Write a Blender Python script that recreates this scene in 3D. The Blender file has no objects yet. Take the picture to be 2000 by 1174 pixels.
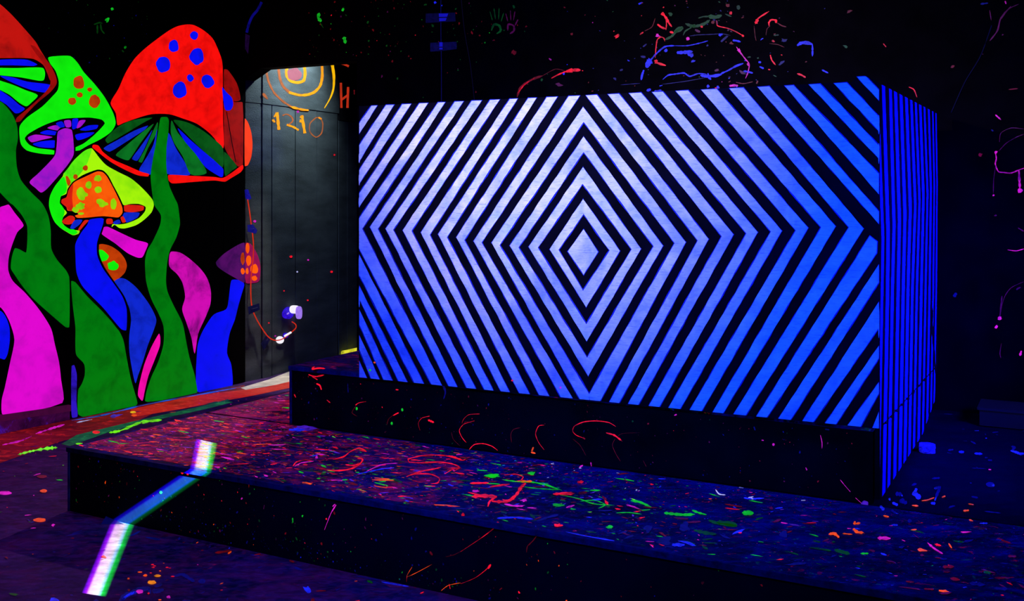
import bpy, bmesh, math, random
from mathutils import Vector, noise
R = random.Random(7)
SC = bpy.context.scene
COL = SC.collection
F = 2017.0; CX = 1000.0; HY = 374.5; EYE = 1.5
CAM = Vector((0, 0, EYE))
def V(*a): return Vector(a)
def ray(px, py): return V((px-CX)/F, 1.0, (HY-py)/F)
# room directions: U along the back wall (to the right), W away along the box side
U = V(3700, -F, 0).normalized(); W = V(1100, F, 0).normalized(); Z = V(0, 0, 1)

# ------------------------------------------------------------------ planes
class Plane:
    """a flat surface with its own 2-D coordinates (a along A, b along B)"""
    def __init__(s, O, A, B, facing=None):
        s.O = V(*O); s.A = A.normalized(); s.B = B.normalized()
        s.n = s.A.cross(s.B).normalized()
        if s.n.dot(CAM - s.O) < 0: s.n = -s.n
    def hit(s, px, py):
        r = ray(px, py); t = (s.O - CAM).dot(s.n)/r.dot(s.n); return CAM + r*t
    def ab(s, px, py):
        d = s.hit(px, py) - s.O; return (d.dot(s.A), d.dot(s.B))
    def pt(s, a, b, off=0.0): return s.O + s.A*a + s.B*b + s.n*off

def floor_pt(px, py, z=0.0):
    r = ray(px, py); t = (z - EYE)/r.z; return CAM + r*t

# ------------------------------------------------------------------ materials
def lin(c):
    out = []
    for x in c[:3]:
        x /= 255.0
        out.append(x/12.92 if x <= .04045 else ((x+.055)/1.055)**2.4)
    return tuple(out) + (1.0,)
MATS = {}
def newmat(name):
    m = bpy.data.materials.new(name); m.use_nodes = True
    nt = m.node_tree; nt.nodes.clear()
    out = nt.nodes.new('ShaderNodeOutputMaterial')
    b = nt.nodes.new('ShaderNodeBsdfPrincipled')
    nt.links.new(b.outputs[0], out.inputs[0])
    return m, nt, b
def obj_noise(nt, scale, detail=4, stretch=(1, 1, 1), rough=.55, dist=0.0):
    tc = nt.nodes.new('ShaderNodeNewGeometry')
    mp = nt.nodes.new('ShaderNodeMapping'); mp.inputs['Scale'].default_value = stretch
    mp.inputs['Rotation'].default_value = (0, 0, math.atan2(-U.y, U.x))
    nt.links.new(tc.outputs['Position'], mp.inputs['Vector'])
    n = nt.nodes.new('ShaderNodeTexNoise'); n.inputs['Scale'].default_value = scale
    n.inputs['Detail'].default_value = detail; n.inputs['Roughness'].default_value = rough
    n.inputs['Distortion'].default_value = dist
    nt.links.new(mp.outputs[0], n.inputs['Vector'])
    return n.outputs['Fac']
def ramp(nt, fac, stops):
    r = nt.nodes.new('ShaderNodeValToRGB'); cr = r.color_ramp
    while len(cr.elements) < len(stops): cr.elements.new(.5)
    for e, (p, c) in zip(cr.elements, stops):
        e.position = p; e.color = c if len(c) == 4 else tuple(c)+(1,)
    nt.links.new(fac, r.inputs[0]); return r.outputs[0]
def bump(nt, b, fac, strength, dist=.01):
    bp = nt.nodes.new('ShaderNodeBump'); bp.inputs['Strength'].default_value = strength
    bp.inputs['Distance'].default_value = dist
    nt.links.new(fac, bp.inputs['Height']); nt.links.new(bp.outputs[0], b.inputs['Normal'])
def mixc(nt, fac, a, b, mode='MIX'):
    m = nt.nodes.new('ShaderNodeMix'); m.data_type = 'RGBA'; m.blend_type = mode
    if isinstance(fac, (int, float)): m.inputs[0].default_value = fac
    else: nt.links.new(fac, m.inputs[0])
    for i, x in ((6, a), (7, b)):
        if isinstance(x, tuple): m.inputs[i].default_value = x
        else: nt.links.new(x, m.inputs[i])
    return m.outputs[2]
def paint(name, rgb, strength=1.0, var=.18, scale=9, rough=.6, base=.25, dark=None, stretch=(1, 1, 1)):
    """fluorescent paint: glows in its own colour under the black light, brushed unevenly"""
    if name in MATS: return MATS[name]
    m, nt, b = newmat(name)
    c = lin(rgb)
    f = obj_noise(nt, scale, 6, stretch, .65, .4)
    d = lin(dark) if dark else tuple(x*(1-var*1.6) for x in c[:3])+(1,)
    col = ramp(nt, f, [(.30, d), (.55, c), (.8, tuple(min(1, x*(1+var*.5)) for x in c[:3])+(1,))])
    nt.links.new(col, b.inputs['Emission Color']); b.inputs['Emission Strength'].default_value = strength
    b.inputs['Base Color'].default_value = tuple(x*base for x in c[:3])+(1,)
    b.inputs['Roughness'].default_value = rough
    b.inputs['Specular IOR Level'].default_value = .2
    MATS[name] = m; return m
def black(name, alb=(.010, .010, .014), var=.5, scale=6, rough=.75, bumps=.3, bscale=60, stretch=(1, 1, 1), spec=.02):
    if name in MATS: return MATS[name]
    m, nt, b = newmat(name)
    f = obj_noise(nt, scale, 5, stretch)
    col = ramp(nt, f, [(.3, tuple(x*(1-var) for x in alb)), (.7, tuple(x*(1+var) for x in alb))])
    nt.links.new(col, b.inputs['Base Color'])
    b.inputs['Roughness'].default_value = rough; b.inputs['Specular IOR Level'].default_value = spec
    bump(nt, b, obj_noise(nt, bscale, 3, stretch), bumps, .003)
    MATS[name] = m; return m

# shared paints
PAL = dict(red=(255, 20, 45), orange=(255, 80, 10), green=(15, 190, 35), lime=(120, 255, 10), blue=(30, 40, 255),
           magenta=(225, 30, 200), dred=(120, 10, 15), dgreen=(5, 75, 15), dblue=(10, 10, 130), dmag=(90, 10, 80),
           white=(190, 190, 250), yellow=(255, 200, 20), amber=(255, 140, 20), violet=(80, 30, 200), cyan=(20, 90, 230))
def P_(k):
    """splashed paint, thin and broken where it was trodden or brushed out"""
    name = 'splash_paint_'+k
    if name in MATS: return MATS[name]
    m, nt, b = newmat(name); c = lin(PAL[k]); st = .62 if k in ('dred', 'dblue', 'dmag', 'dgreen') else .95
    f = obj_noise(nt, 55, 9, (1, 1, 1), .8, .6); g = obj_noise(nt, 9, 4, (1, 1, 1), .6)
    mul = nt.nodes.new('ShaderNodeMath'); mul.operation = 'MULTIPLY'; nt.links.new(f, mul.inputs[0]); nt.links.new(g, mul.inputs[1])
    col = ramp(nt, mul.outputs[0], [(.15, tuple(x*.12 for x in c[:3])), (.225, tuple(x*.6 for x in c[:3])), (.31, c[:3])])
    nt.links.new(col, b.inputs['Emission Color']); b.inputs['Emission Strength'].default_value = st
    b.inputs['Base Color'].default_value = tuple(x*.2 for x in c[:3])+(1,); b.inputs['Roughness'].default_value = .6
    MATS[name] = m; return m

# ------------------------------------------------------------------ mesh building
class MB:
    def __init__(s): s.bm = bmesh.new(); s.mats = []
    def mi(s, m):
        if m not in s.mats: s.mats.append(m)
        return s.mats.index(m)
    def poly(s, pts, m):
        vs = [s.bm.verts.new(p) for p in pts]
        try: f = s.bm.faces.new(vs)
        except ValueError: return
        f.material_index = s.mi(m)
    def prism(s, pts, off, m, m_side=None):
        """closed solid: polygon pts swept by the vector off"""
        a = [s.bm.verts.new(p) for p in pts]; b = [s.bm.verts.new(p+off) for p in pts]
        i = s.mi(m); j = s.mi(m_side or m)
        s.bm.faces.new(a).material_index = i
        s.bm.faces.new(list(reversed(b))).material_index = j
        n = len(pts)
        for k in range(n):
            s.bm.faces.new((a[k], b[k], b[(k+1) % n], a[(k+1) % n])).material_index = j
    def box(s, O, a, b, c, m): s.prism([O, O+a, O+a+b, O+b], c, m)
    def tube(s, pts, r, m, seg=8, taper=None):
        rings = []
        for i, p in enumerate(pts):
            t = (pts[min(i+1, len(pts)-1)] - pts[max(i-1, 0)]).normalized()
            x = t.cross(Z) if abs(t.z) < .95 else t.cross(V(1, 0, 0))
            x.normalize(); y = t.cross(x)
            rr = r if taper is None else r*taper(i/(len(pts)-1))
            rings.append([s.bm.verts.new(p + x*math.cos(k*2*math.pi/seg)*rr + y*math.sin(k*2*math.pi/seg)*rr) for k in range(seg)])
        i = s.mi(m)
        for A_, B_ in zip(rings, rings[1:]):
            for k in range(seg):
                f = s.bm.faces.new((A_[k], A_[(k+1) % seg], B_[(k+1) % seg], B_[k])); f.material_index = i; f.smooth = True
        s.bm.faces.new(list(reversed(rings[0]))).material_index = i; s.bm.faces.new(rings[-1]).material_index = i
    def build(s, name, parent=None, fix=True):
        if fix: bmesh.ops.recalc_face_normals(s.bm, faces=s.bm.faces[:])
        me = bpy.data.meshes.new(name); s.bm.to_mesh(me); s.bm.free()
        for m in s.mats: me.materials.append(m)
        o = bpy.data.objects.new(name, me); COL.objects.link(o)
        if parent: o.parent = parent; o.matrix_parent_inverse = parent.matrix_world.inverted()
        return o
def thing(name, label, cat, loc=(0, 0, 0), group=None):
    o = bpy.data.objects.new(name, None); COL.objects.link(o); o.location = loc; o.empty_display_size = .1
    bpy.context.view_layer.update()
    tag(o, label, cat, group); return o
def tag(o, label, cat, group=None):
    o['label'] = label; o['category'] = cat
    if group: o['group'] = group
    return o
def struct(o): o['kind'] = 'structure'; return o

def catmull(pts, closed=True, n=4):
    out = []; N = len(pts)
    rng = range(N) if closed else range(N-1)
    for i in rng:
        if closed: p0, p1, p2, p3 = pts[i-1], pts[i], pts[(i+1) % N], pts[(i+2) % N]
        else: p0, p1, p2, p3 = pts[max(i-1, 0)], pts[i], pts[i+1], pts[min(i+2, N-1)]
        l12 = math.dist(p1, p2)+1e-9; l01 = math.dist(p0, p1)+1e-9; l23 = math.dist(p2, p3)+1e-9
        # tangents limited so that short edges next to long ones do not overshoot
        k1 = min(1, l12/l01*1.2)*.42 if l01 else 0; k2 = min(1, l12/l23*1.2)*.42 if l23 else 0
        m1 = tuple((b-a)*k1 for a, b in zip(p0, p2)); m2 = tuple((b-a)*k2 for a, b in zip(p1, p3))
        lm = math.hypot(*m1)
        if lm > l12: m1 = tuple(x*l12/lm for x in m1)
        lm = math.hypot(*m2)
        if lm > l12: m2 = tuple(x*l12/lm for x in m2)
        for j in range(n):
            t = j/n; h1 = 2*t**3-3*t*t+1; h2 = -2*t**3+3*t*t; h3 = t**3-2*t*t+t; h4 = t**3-t*t
            out.append(tuple(h1*a+h2*b+h3*c+h4*d for a, b, c, d in zip(p1, p2, m1, m2)))
    if not closed: out.append(pts[-1])
    return out
# brush work, given in the photograph's pixels and laid on the real surface
def area(mb, pl, pts, m, lay, smooth=True, n=4):
    if smooth: pts = catmull(pts, True, n)
    mb.poly([pl.pt(*pl.ab(*p), lay) for p in pts], m)
def oval(mb, pl, cx, cy, rx, ry, m, lay, wob=.06, rot=0, seg=18):
    pts = []
    s = R.random()*9
    for i in range(seg):
        t = 2*math.pi*i/seg; k = 1+wob*noise.noise(V(math.cos(t)*1.5+s, math.sin(t)*1.5, s))*3
        x = rx*math.cos(t)*k; y = ry*math.sin(t)*k
        pts.append((cx+x*math.cos(rot)-y*math.sin(rot), cy+x*math.sin(rot)+y*math.cos(rot)))
    mb.poly([pl.pt(*pl.ab(*p), lay) for p in pts], m)
def ribbon(ptsab, widths):
    L, Rr = [], []
    for i, p in enumerate(ptsab):
        q0 = ptsab[max(i-1, 0)]; q1 = ptsab[min(i+1, len(ptsab)-1)]
        dx, dy = q1[0]-q0[0], q1[1]-q0[1]; l = math.hypot(dx, dy) or 1
        w = widths[i]/2; L.append((p[0]-dy/l*w, p[1]+dx/l*w)); Rr.append((p[0]+dy/l*w, p[1]-dx/l*w))
    return L, Rr
def stroke(mb, pl, pts, w, m, lay, taper='both', jit=.25, n=5):
    """ribbon of paint; w in pixels; quads so it may curl"""
    c = catmull(pts, False, n) if len(pts) > 2 else [tuple(a+(b-a)*t/6 for a, b in zip(*pts)) for t in range(7)]
    N = len(c); ws = []
    for i in range(N):
        t = i/(N-1)
        k = 1.0
        if taper == 'both': k = min(1, t*5+.25, (1-t)*5+.25)
        if taper == 'end': k = 1-.8*t
        if taper == 'start': k = .2+.8*t
        ws.append(w*k*(1+jit*R.uniform(-1, 1)))
    L, Rr = ribbon(c, ws)
    L = [pl.pt(*pl.ab(*p), lay) for p in L]; Rr = [pl.pt(*pl.ab(*p), lay) for p in Rr]
    for i in range(N-1): mb.poly([L[i], Rr[i], Rr[i+1], L[i+1]], m)
def splat(mb, pl, a, b, r, asp, rot, m, lay, seg=9, irr=.45):
    """one drop of paint in surface metres"""
    pts = []
    for i in range(seg):
        t = 2*math.pi*i/seg; k = 1+irr*R.uniform(-1, 1)
        x = r*math.cos(t)*k*asp; y = r*math.sin(t)*k
        pts.append(pl.pt(a+x*math.cos(rot)-y*math.sin(rot), b+x*math.sin(rot)+y*math.cos(rot), lay))
    mb.poly(pts, m)
def scatter(mb, pl, n, dens, cols, rr, asp=(1, 3), rot0=0, rots=math.pi, lay=.0006, seg=8, a=(0, 1), b=(0, 1)):
    k = 0; tries = 0
    keys, wts = zip(*cols)
    while k < n and tries < n*40:
        tries += 1
        x = R.uniform(*a); y = R.uniform(*b)
        if R.random() > dens(x, y): continue
        r = rr[0]*(rr[1]/rr[0])**(R.random()**2.2)
        splat(mb, pl, x, y, r, R.uniform(*asp), rot0+R.uniform(-rots, rots), P_(R.choices(keys, wts)[0]), lay+R.random()*.0004, seg)
        k += 1
def clip(poly, cv):
    """Sutherland-Hodgman against a convex polygon"""
    s = sum((cv[i][0]*cv[(i+1) % len(cv)][1]-cv[(i+1) % len(cv)][0]*cv[i][1]) for i in range(len(cv)))
    sg = 1 if s > 0 else -1
    out = poly
    for i in range(len(cv)):
        A_, B_ = cv[i], cv[(i+1) % len(cv)]
        f = lambda p: sg*((B_[0]-A_[0])*(p[1]-A_[1])-(B_[1]-A_[1])*(p[0]-A_[0]))
        inp, out = out, []
        for j in range(len(inp)):
            p, q = inp[j-1], inp[j]; fp, fq = f(p), f(q)
            if (fp < 0) != (fq < 0):
                t = fp/(fp-fq); out.append((p[0]+(q[0]-p[0])*t, p[1]+(q[1]-p[1])*t))
            if fq >= 0: out.append(q)
        if len(out) < 3: return []
    return out
def T(ox, oy, s, pts): return [(ox+x/s, oy+y/s) for x, y in pts]
cA = lambda *p: T(0, 0, 2.446, p)
cB = lambda *p: T(180, 0, 2.936, p)
cC = lambda *p: T(80, 260, 3.669, p)
cD = lambda *p: T(0, 400, 2.347, p)
cE = lambda *p: T(220, 420, 2.935, p)
cF = lambda *p: T(440, 80, 3.67, p)
cG = lambda *p: T(440, 360, 2.796, p)
cT = lambda *p: T(1200, 0, 4.762, p)

# ------------------------------------------------------------------ key points of the place
A0 = floor_pt(135, 998); hp = EYE-(873-HY)/F*A0.y                 # left corner of the low stage
C0 = floor_pt(568, 829, hp); C0.z += .005; hq = EYE-(714-HY)/F*C0.y; R0 = V(C0.x, C0.y, hp)            # left corner of the upper stage
FLOOR = Plane((0, 0, 0), U, W); DECK = Plane(V(A0.x, A0.y, hp), U, W)
RISER = Plane(V(A0.x, A0.y, 0), U, Z)
TOP = Plane(V(C0.x, C0.y, hq), U, W); RISER2 = Plane(V(C0.x, C0.y, hp+.005), U, Z)
BOXF = Plane(V(C0.x, C0.y, hq) - W*.035, U, Z)                   # striped front board
pTL, pBL, pBR = BOXF.hit(701, 208), BOXF.hit(701, 737), BOXF.hit(1718, 838)
BOXS = Plane(V(pBR.x, pBR.y, hp), W, Z)                          # striped side board
sfar = BOXS.ab(1831, 400)[0]
MDIR = V(1250, F, 0).normalized()
MUR = Plane(floor_pt(386, 767), MDIR, Z)
WL = Plane(MUR.O - MUR.n*.02, MDIR, Z)                           # the wall behind the mural boards
H0 = WL.hit(475, 752); H0.z = 0
BACK = Plane(H0, U, Z)
K0 = WL.hit(510, 740); K0.z = 0
d1 = V(828, F, 0).normalized()
PL1 = Plane(K0, d1, Z); K1 = PL1.hit(660, 600); K1.z = 0
d2 = V(.26, .97, 0).normalized()
PL2 = Plane(K1, d2, Z); K2 = K1 + d2*1.3
CEIL = 3.2
blen = (BACK.O - BOXF.O).dot(W)
print('hp', hp, 'hq', hq, 'sfar', sfar, 'back-dist', blen, 'panel', pTL, pBR, 'K', K0, K1, 'A0', A0, 'C0', C0)

# ------------------------------------------------------------------ materials of the setting
M_wall = black('black_wall_paint', (.0022, .0015, .0022))
M_ply = black('black_painted_plywood', (.003, .003, .004), bscale=40)
M_riser = black('black_painted_stage_front', (.0010, .0024, .009), .3, 4, .8, .3, 40, spec=.05)
M_plank = black('dark_painted_planks', (.075, .090, .095), .35, 3, .65, .9, 70, (1, 1, 3.5), .15)
M_ceil = black('black_ceiling_paint', (.006, .006, .008))
def stained(name, a0, a1, specks, mott=None):
    """dark trodden paint with worn blue film and a faint glow of old stains"""
    m, nt, b = newmat(name)
    f = obj_noise(nt, 2.2, 8, (1, 1, 1), .68, .6)
    g = obj_noise(nt, 14, 8, (.6, 1.3, 1), .75, .3)
    mul = nt.nodes.new('ShaderNodeMath'); mul.operation = 'MULTIPLY'; nt.links.new(f, mul.inputs[0]); nt.links.new(g, mul.inputs[1])
    base = ramp(nt, mul.outputs[0], [(.15, a0), (.27, tuple(x*.65+y*.35 for x, y in zip(a0, a1))), (.42, a1)])
    nt.links.new(base, b.inputs['Base Color'])
    b.inputs['Roughness'].default_value = .7; b.inputs['Specular IOR Level'].default_value = .05
    cols = None
    for (c, sc, lo, hi, st) in specks:
        n = obj_noise(nt, sc, 9, (.75, 1.2, 1), .72, .8)
        e = ramp(nt, n, [(lo, (0, 0, 0, 1)), (hi, tuple(x*st for x in lin(c)[:3])+(1,))])
        cols = e if cols is None else mixc(nt, 1.0, cols, e, 'ADD')
    if cols:
        nt.links.new(cols, b.inputs['Emission Color']); b.inputs['Emission Strength'].default_value = 1.0
    bump(nt, b, g, .35, .004)
    MATS[name] = m; return m
M_floor_dark = stained('worn_navy_floor_paint', (.006, .005, .03), (.06, .05, .22), [((120, 5, 40), 11, .58, .75, .4), ((40, 40, 200), 38, .62, .76, .4), ((50, 0, 70), 3, .45, .7, .5)])
M_floor_left = stained('worn_purple_floor_paint', (.02, .01, .04), (.12, .06, .22),
                       [((60, 4, 50), 6, .46, .8, .5), ((40, 10, 90), 30, .42, .7, .4), ((200, 30, 90), 17, .63, .78, .4), ((180, 40, 30), 8, .66, .8, .3)])
M_deck = stained('worn_stage_paint', (.002, .002, .010), (.02, .018, .20), [((0, 90, 30), 33, .60, .75, .5), ((150, 0, 50), 21, .61, .75, .5), ((0, 0, 150), 7, .50, .74, .55), ((20, 30, 235), 45, .60, .76, .5)])
M_rear = stained('dark_rear_stage_paint', (.001, .001, .003), (.003, .003, .014), [((0, 0, 60), 9, .55, .8, .4)])
M_deck_red = stained('stage_paint_stained_red', (.01, .005, .02), (.05, .02, .15),
                     [((150, 10, 45), 8, .42, .72, .9), ((255, 40, 50), 26, .55, .70, .9), ((70, 15, 130), 15, .45, .75, .5)])
M_deck_red2 = stained('stage_paint_faintly_stained', (.006, .004, .02), (.03, .02, .17),
                      [((130, 5, 45), 9, .50, .75, .6), ((235, 20, 50), 30, .61, .72, .8), ((50, 15, 130), 15, .48, .75, .4)])
M_band_red = stained('floor_band_red', (.03, .01, .01), (.2, .08, .08),
                     [((120, 12, 25), 3, .25, .55, .7), ((255, 40, 20), 12, .52, .74, .4)])
M_band_orange = stained('floor_band_orange', (.03, .01, .01), (.3, .1, .08),
                     [((185, 30, 22), 3, .2, .5, .8), ((255, 90, 60), 20, .52, .74, .4)])
M_band_green = stained('floor_band_teal', (.02, .03, .03), (.1, .12, .12),
                       [((20, 95, 65), 4, .25, .60, .7), ((40, 170, 60), 14, .52, .75, .6)])
M_floor_pale = black('pale_lit_floorboards', (.55, .5, .44), .4, 9, .6, .3)  # pale tone carries the white light falling on the passage floor
M_blue_edge = black('worn_blue_edge', (.01, .01, .08), .6, 30, .5)

M_corner = black('blue_corner_paint', (.03, .03, .30), .7, 22, .6)
# ------------------------------------------------------------------ FLOOR
mb = MB()
c = [V(-11, -3, 0), V(9, -3, 0), V(9, 14, 0), V(-11, 14, 0)]
mb.prism(c, V(0, 0, -.1), M_floor_left)
def fl(pts, m, lay, mbx=None, pl=None): area(mbx or mb, pl or FLOOR, pts, m, lay, False)
mwl = lambda x: 767-(x-386)*.2105     # foot of the mural wall in the picture
0 and fl([(-260, mwl(-260)+2), (478, mwl(478)+2), (570, 722), (580, 790), (136, 905), (136, 1000), (0, 1062), (-330, 1190)], M_floor_left, .0006)
# red and orange band of spilt paint along the wall
fl([(-200, mwl(-200)+1), (0, mwl(0)), (150, mwl(150)+1), (386, 770), (478, 752), (475, 762), (380, 790), (330, 800), (300, 808), (250, 830), (120, 862), (0, 905), (-200, 950)], M_band_red, .001)
fl([(255, 800), (386, 772), (440, 766), (520, 756), (572, 742), (575, 756), (500, 772), (440, 783), (350, 800), (260, 815)], M_band_orange, .0016)
fl([(470, 758), (524, 742), (575, 722), (590, 740), (540, 752), (480, 762)], M_floor_pale, .0022)  # pool of doorway light put into the floor colour
fl([(120, 868), (150, 850), (250, 826), (340, 806), (440, 783), (455, 786), (400, 800), (300, 822), (220, 842), (136, 872)], M_band_green, .0022)
for pts, k, w in [([(35, 889), (62, 882), (90, 877), (112, 875)], 'lime', 6), ([(213, 846), (235, 842), (275, 826), (316, 821)], 'lime', 6),
                  ([(70, 848), (100, 838), (126, 830)], 'magenta', 4), ([(5, 870), (40, 862), (62, 853)], 'magenta', 3),
                  ([(140, 822), (200, 812), (280, 792), (386, 772), (470, 757)], 'cyan', 2.2), ([(150, 826), (180, 820)], 'white', 2),
                  ([(400, 790), (440, 783), (450, 782)], 'dgreen', 4), ([(215, 815), (240, 810)], 'violet', 5)]:
    stroke(mb, FLOOR, pts, w*.8, P_(k), .003, n=8, jit=.75)
oval(mb, FLOOR, 260, 806, 6, 2, P_('yellow'), .0032); oval(mb, FLOOR, 262, 812, 6, 2, P_('orange'), .0032)
oval(mb, FLOOR, 188, 845, 8, 3, P_('red'), .0032); oval(mb, FLOOR, 155, 868, 7, 2, P_('lime'), .0032)
oval(mb, FLOOR, 10, 964, 14, 3.5, P_('magenta'), .0032); oval(mb, FLOOR, 78, 1017, 12, 4, P_('orange'), .0032)
oval(mb, FLOOR, 85, 960, 7, 3, P_('orange'), .0032); oval(mb, FLOOR, 82, 932, 10, 3, P_('dred'), .0032)
# the big drops at the bottom left: amber discs, magenta patch, blue smears
q = lambda x, y: (200+x/9.09, 1080+y/9.09)
for x, y, rx, ry, k in [(975, 420, 62, 20, 'amber'), (885, 537, 75, 34, 'amber'), (760, 415, 35, 19, 'orange'), (668, 355, 40, 12, 'orange'),
                        (465, 470, 22, 16, 'orange'), (820, 733, 20, 16, 'red'), (1020, 848, 30, 10, 'orange'), (1175, 800, 36, 24, 'magenta'),
                        (660, 705, 62, 36, 'magenta'), (890, 222, 28, 9, 'red'), (925, 245, 25, 7, 'red'), (900, 272, 30, 9, 'red'), (1150, 272, 28, 9, 'red'),
                        (1200, 284, 22, 6, 'red'), (1025, 335, 20, 9, 'orange'), (1250, 432, 32, 8, 'red'), (860, 370, 22, 8, 'red'), (470, 675, 26, 18, 'dred')]:
    X, Y = q(x, y); oval(mb, FLOOR, X, Y, rx/9.09, ry/9.09, P_(k), .0036, .1)
for pts, w, k in [([q(1270, 430), q(1400, 395), q(1480, 420), q(1560, 480), q(1640, 520)], 6, 'dblue'), ([q(1700, 520), q(1830, 515)], 8, 'dblue'),
                  ([q(300, 870), q(420, 770), q(560, 710), q(700, 660), q(860, 640)], 10, 'dblue'), ([q(340, 860), q(460, 760), q(620, 700)], 5, 'blue'),
                  ([q(880, 690), q(980, 690), q(1090, 660)], 8, 'dblue'), ([q(920, 610), q(1000, 590), q(1060, 560)], 6, 'dblue'), ([q(830, 640), q(850, 740)], 5, 'dblue')]:
    stroke(mb, FLOOR, pts, w, P_(k), .003, n=6)
for pts, w, k in [([(445, 1083), (452, 1078)], 3, 'orange'), ([(420, 1081), (452, 1077)], 4, 'dred'), ([(495, 1086), (509, 1083)], 3, 'dred'),
                  ([(565, 1096), (575, 1099)], 3, 'dred'), ([(488, 1085), (508, 1087)], 2, 'dblue'), ([(745, 1138), (798, 1147)], 3, 'blue'),
                  ([(695, 1126), (742, 1135)], 2, 'dblue'), ([(575, 1110), (590, 1115)], 4, 'dblue')]:
    stroke(mb, FLOOR, pts, w, P_(k), .003)
# random drops over the floor
def den_left(a, b): return 1.0
O = A0
def scat_floor(n, cols, rr, ua, wb, ok=lambda x, y: True, asp=(1, 3)):
    pl = Plane(V(O.x, O.y, 0), U, W)
    scatter(mb, pl, n, lambda x, y: 1.0 if ok(x, y) else 0.0, cols, rr, asp, 0, math.pi, .0028, 8, ua, wb)
inwall = lambda x, y: ((O + U*x + W*y) - MUR.O).dot(MUR.n) > .04
scat_floor(330, [('magenta', 2), ('red', 3), ('orange', 2), ('dmag', 5), ('dred', 6), ('dblue', 3)], (.002, .013), (-1.5, -.02), (-1.5, 2.6), inwall, (1, 3.5))
scat_floor(150, [('lime', 2), ('green', 3), ('red', 3), ('orange', 2), ('magenta', 3), ('dgreen', 4)], (.002, .012), (-.95, -.02), (.2, 3.5), inwall, (1, 4))
scat_floor(300, [('dred', 5), ('dblue', 7), ('red', 1), ('orange', .6), ('dgreen', 2), ('magenta', .7), ('blue', 1.5)], (.002, .012), (-.4, 2.6), (-1.6, -.02), lambda x, y: True, (1, 4))
FLOOR_O = struct(mb.build('floor', fix=False))

# ------------------------------------------------------------------ LOW STAGE (thing)
ulen = 5.2; wlen = (BACK.O - A0).dot(W) - .01
stage = thing('low_stage', 'long low black wooden stage on the floor, its top spattered with neon paint', 'stage', A0)
DEEP = (C0 - A0).dot(W)
OFFU = (C0 - A0).dot(U)
# front deck boards and rear deck boards, a dark joint between them
mb = MB()
mb.box(DECK.pt(0, 0, -.02), U*ulen, W*(DEEP-.006), Z*.02, M_deck)
red_a = [DECK.pt(.02, .03, .0006), DECK.pt(1.25, .03, .0006), DECK.pt(1.5, .4, .0006), DECK.pt(1.15, DEEP-.01, .0006), DECK.pt(.02, DEEP-.01, .0006)]
mb.poly(red_a, M_deck_red)
mb.poly([DECK.pt(.9, .03, .0010), DECK.pt(2.0, .03, .0010), DECK.pt(1.9, .5, .0010), DECK.pt(1.35, DEEP-.01, .0010), DECK.pt(.7, DEEP-.01, .0010)], M_deck_red2)
ua = (0.03, ulen-.1); wb = (.02, DEEP-.03)
def dl(x, y): return max(0.0, min(1, 1.2-x*.52))
scatter(mb, DECK, 3300, dl, [('red', 3), ('dred', 8), ('dmag', 4), ('orange', 1.4), ('magenta', .8), ('violet', 1), ('dblue', 2)], (.0012, .009), (1.2, 7), 0.1, .55, .0016, 7, ua, wb)
def dm(x, y): return math.exp(-((x-1.7)/1.1)**2)
scatter(mb, DECK, 520, dm, [('green', 4), ('dgreen', 5), ('lime', .2)], (.0012, .009), (1.2, 6), .1, .6, .002, 8, ua, wb)
scatter(mb, DECK, 1500, lambda x, y: math.exp(-((x-2.3)/1.2)**2), [('dblue', 6), ('blue', 1.2), ('dred', 4), ('red', 1.2), ('magenta', .8), ('dmag', 2), ('violet', 1), ('dgreen', 2)], (.001, .008), (1, 4.5), .2, 1.2, .002, 8, ua, wb)
scatter(mb, DECK, 160, lambda x, y: math.exp(-((x-3.9)/1.0)**2), [('orange', 1.0), ('dred', 5), ('blue', 1), ('dblue', 5), ('magenta', 1), ('dmag', 3), ('dgreen', 2), ('green', .3)], (.0015, .013), (1, 3.5), .2, 1.2, .002, 8, (1.5, ulen-.1), wb)
scatter(mb, DECK, 160, lambda x, y: 1.0, [('blue', 2), ('white', .8), ('dblue', 4), ('magenta', 1), ('dmag', 3), ('dred', 2)], (.0015, .007), (1, 3), 0, 3, .002, 8, (1.6, 3.3), (DEEP-.3, DEEP-.02))
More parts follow.
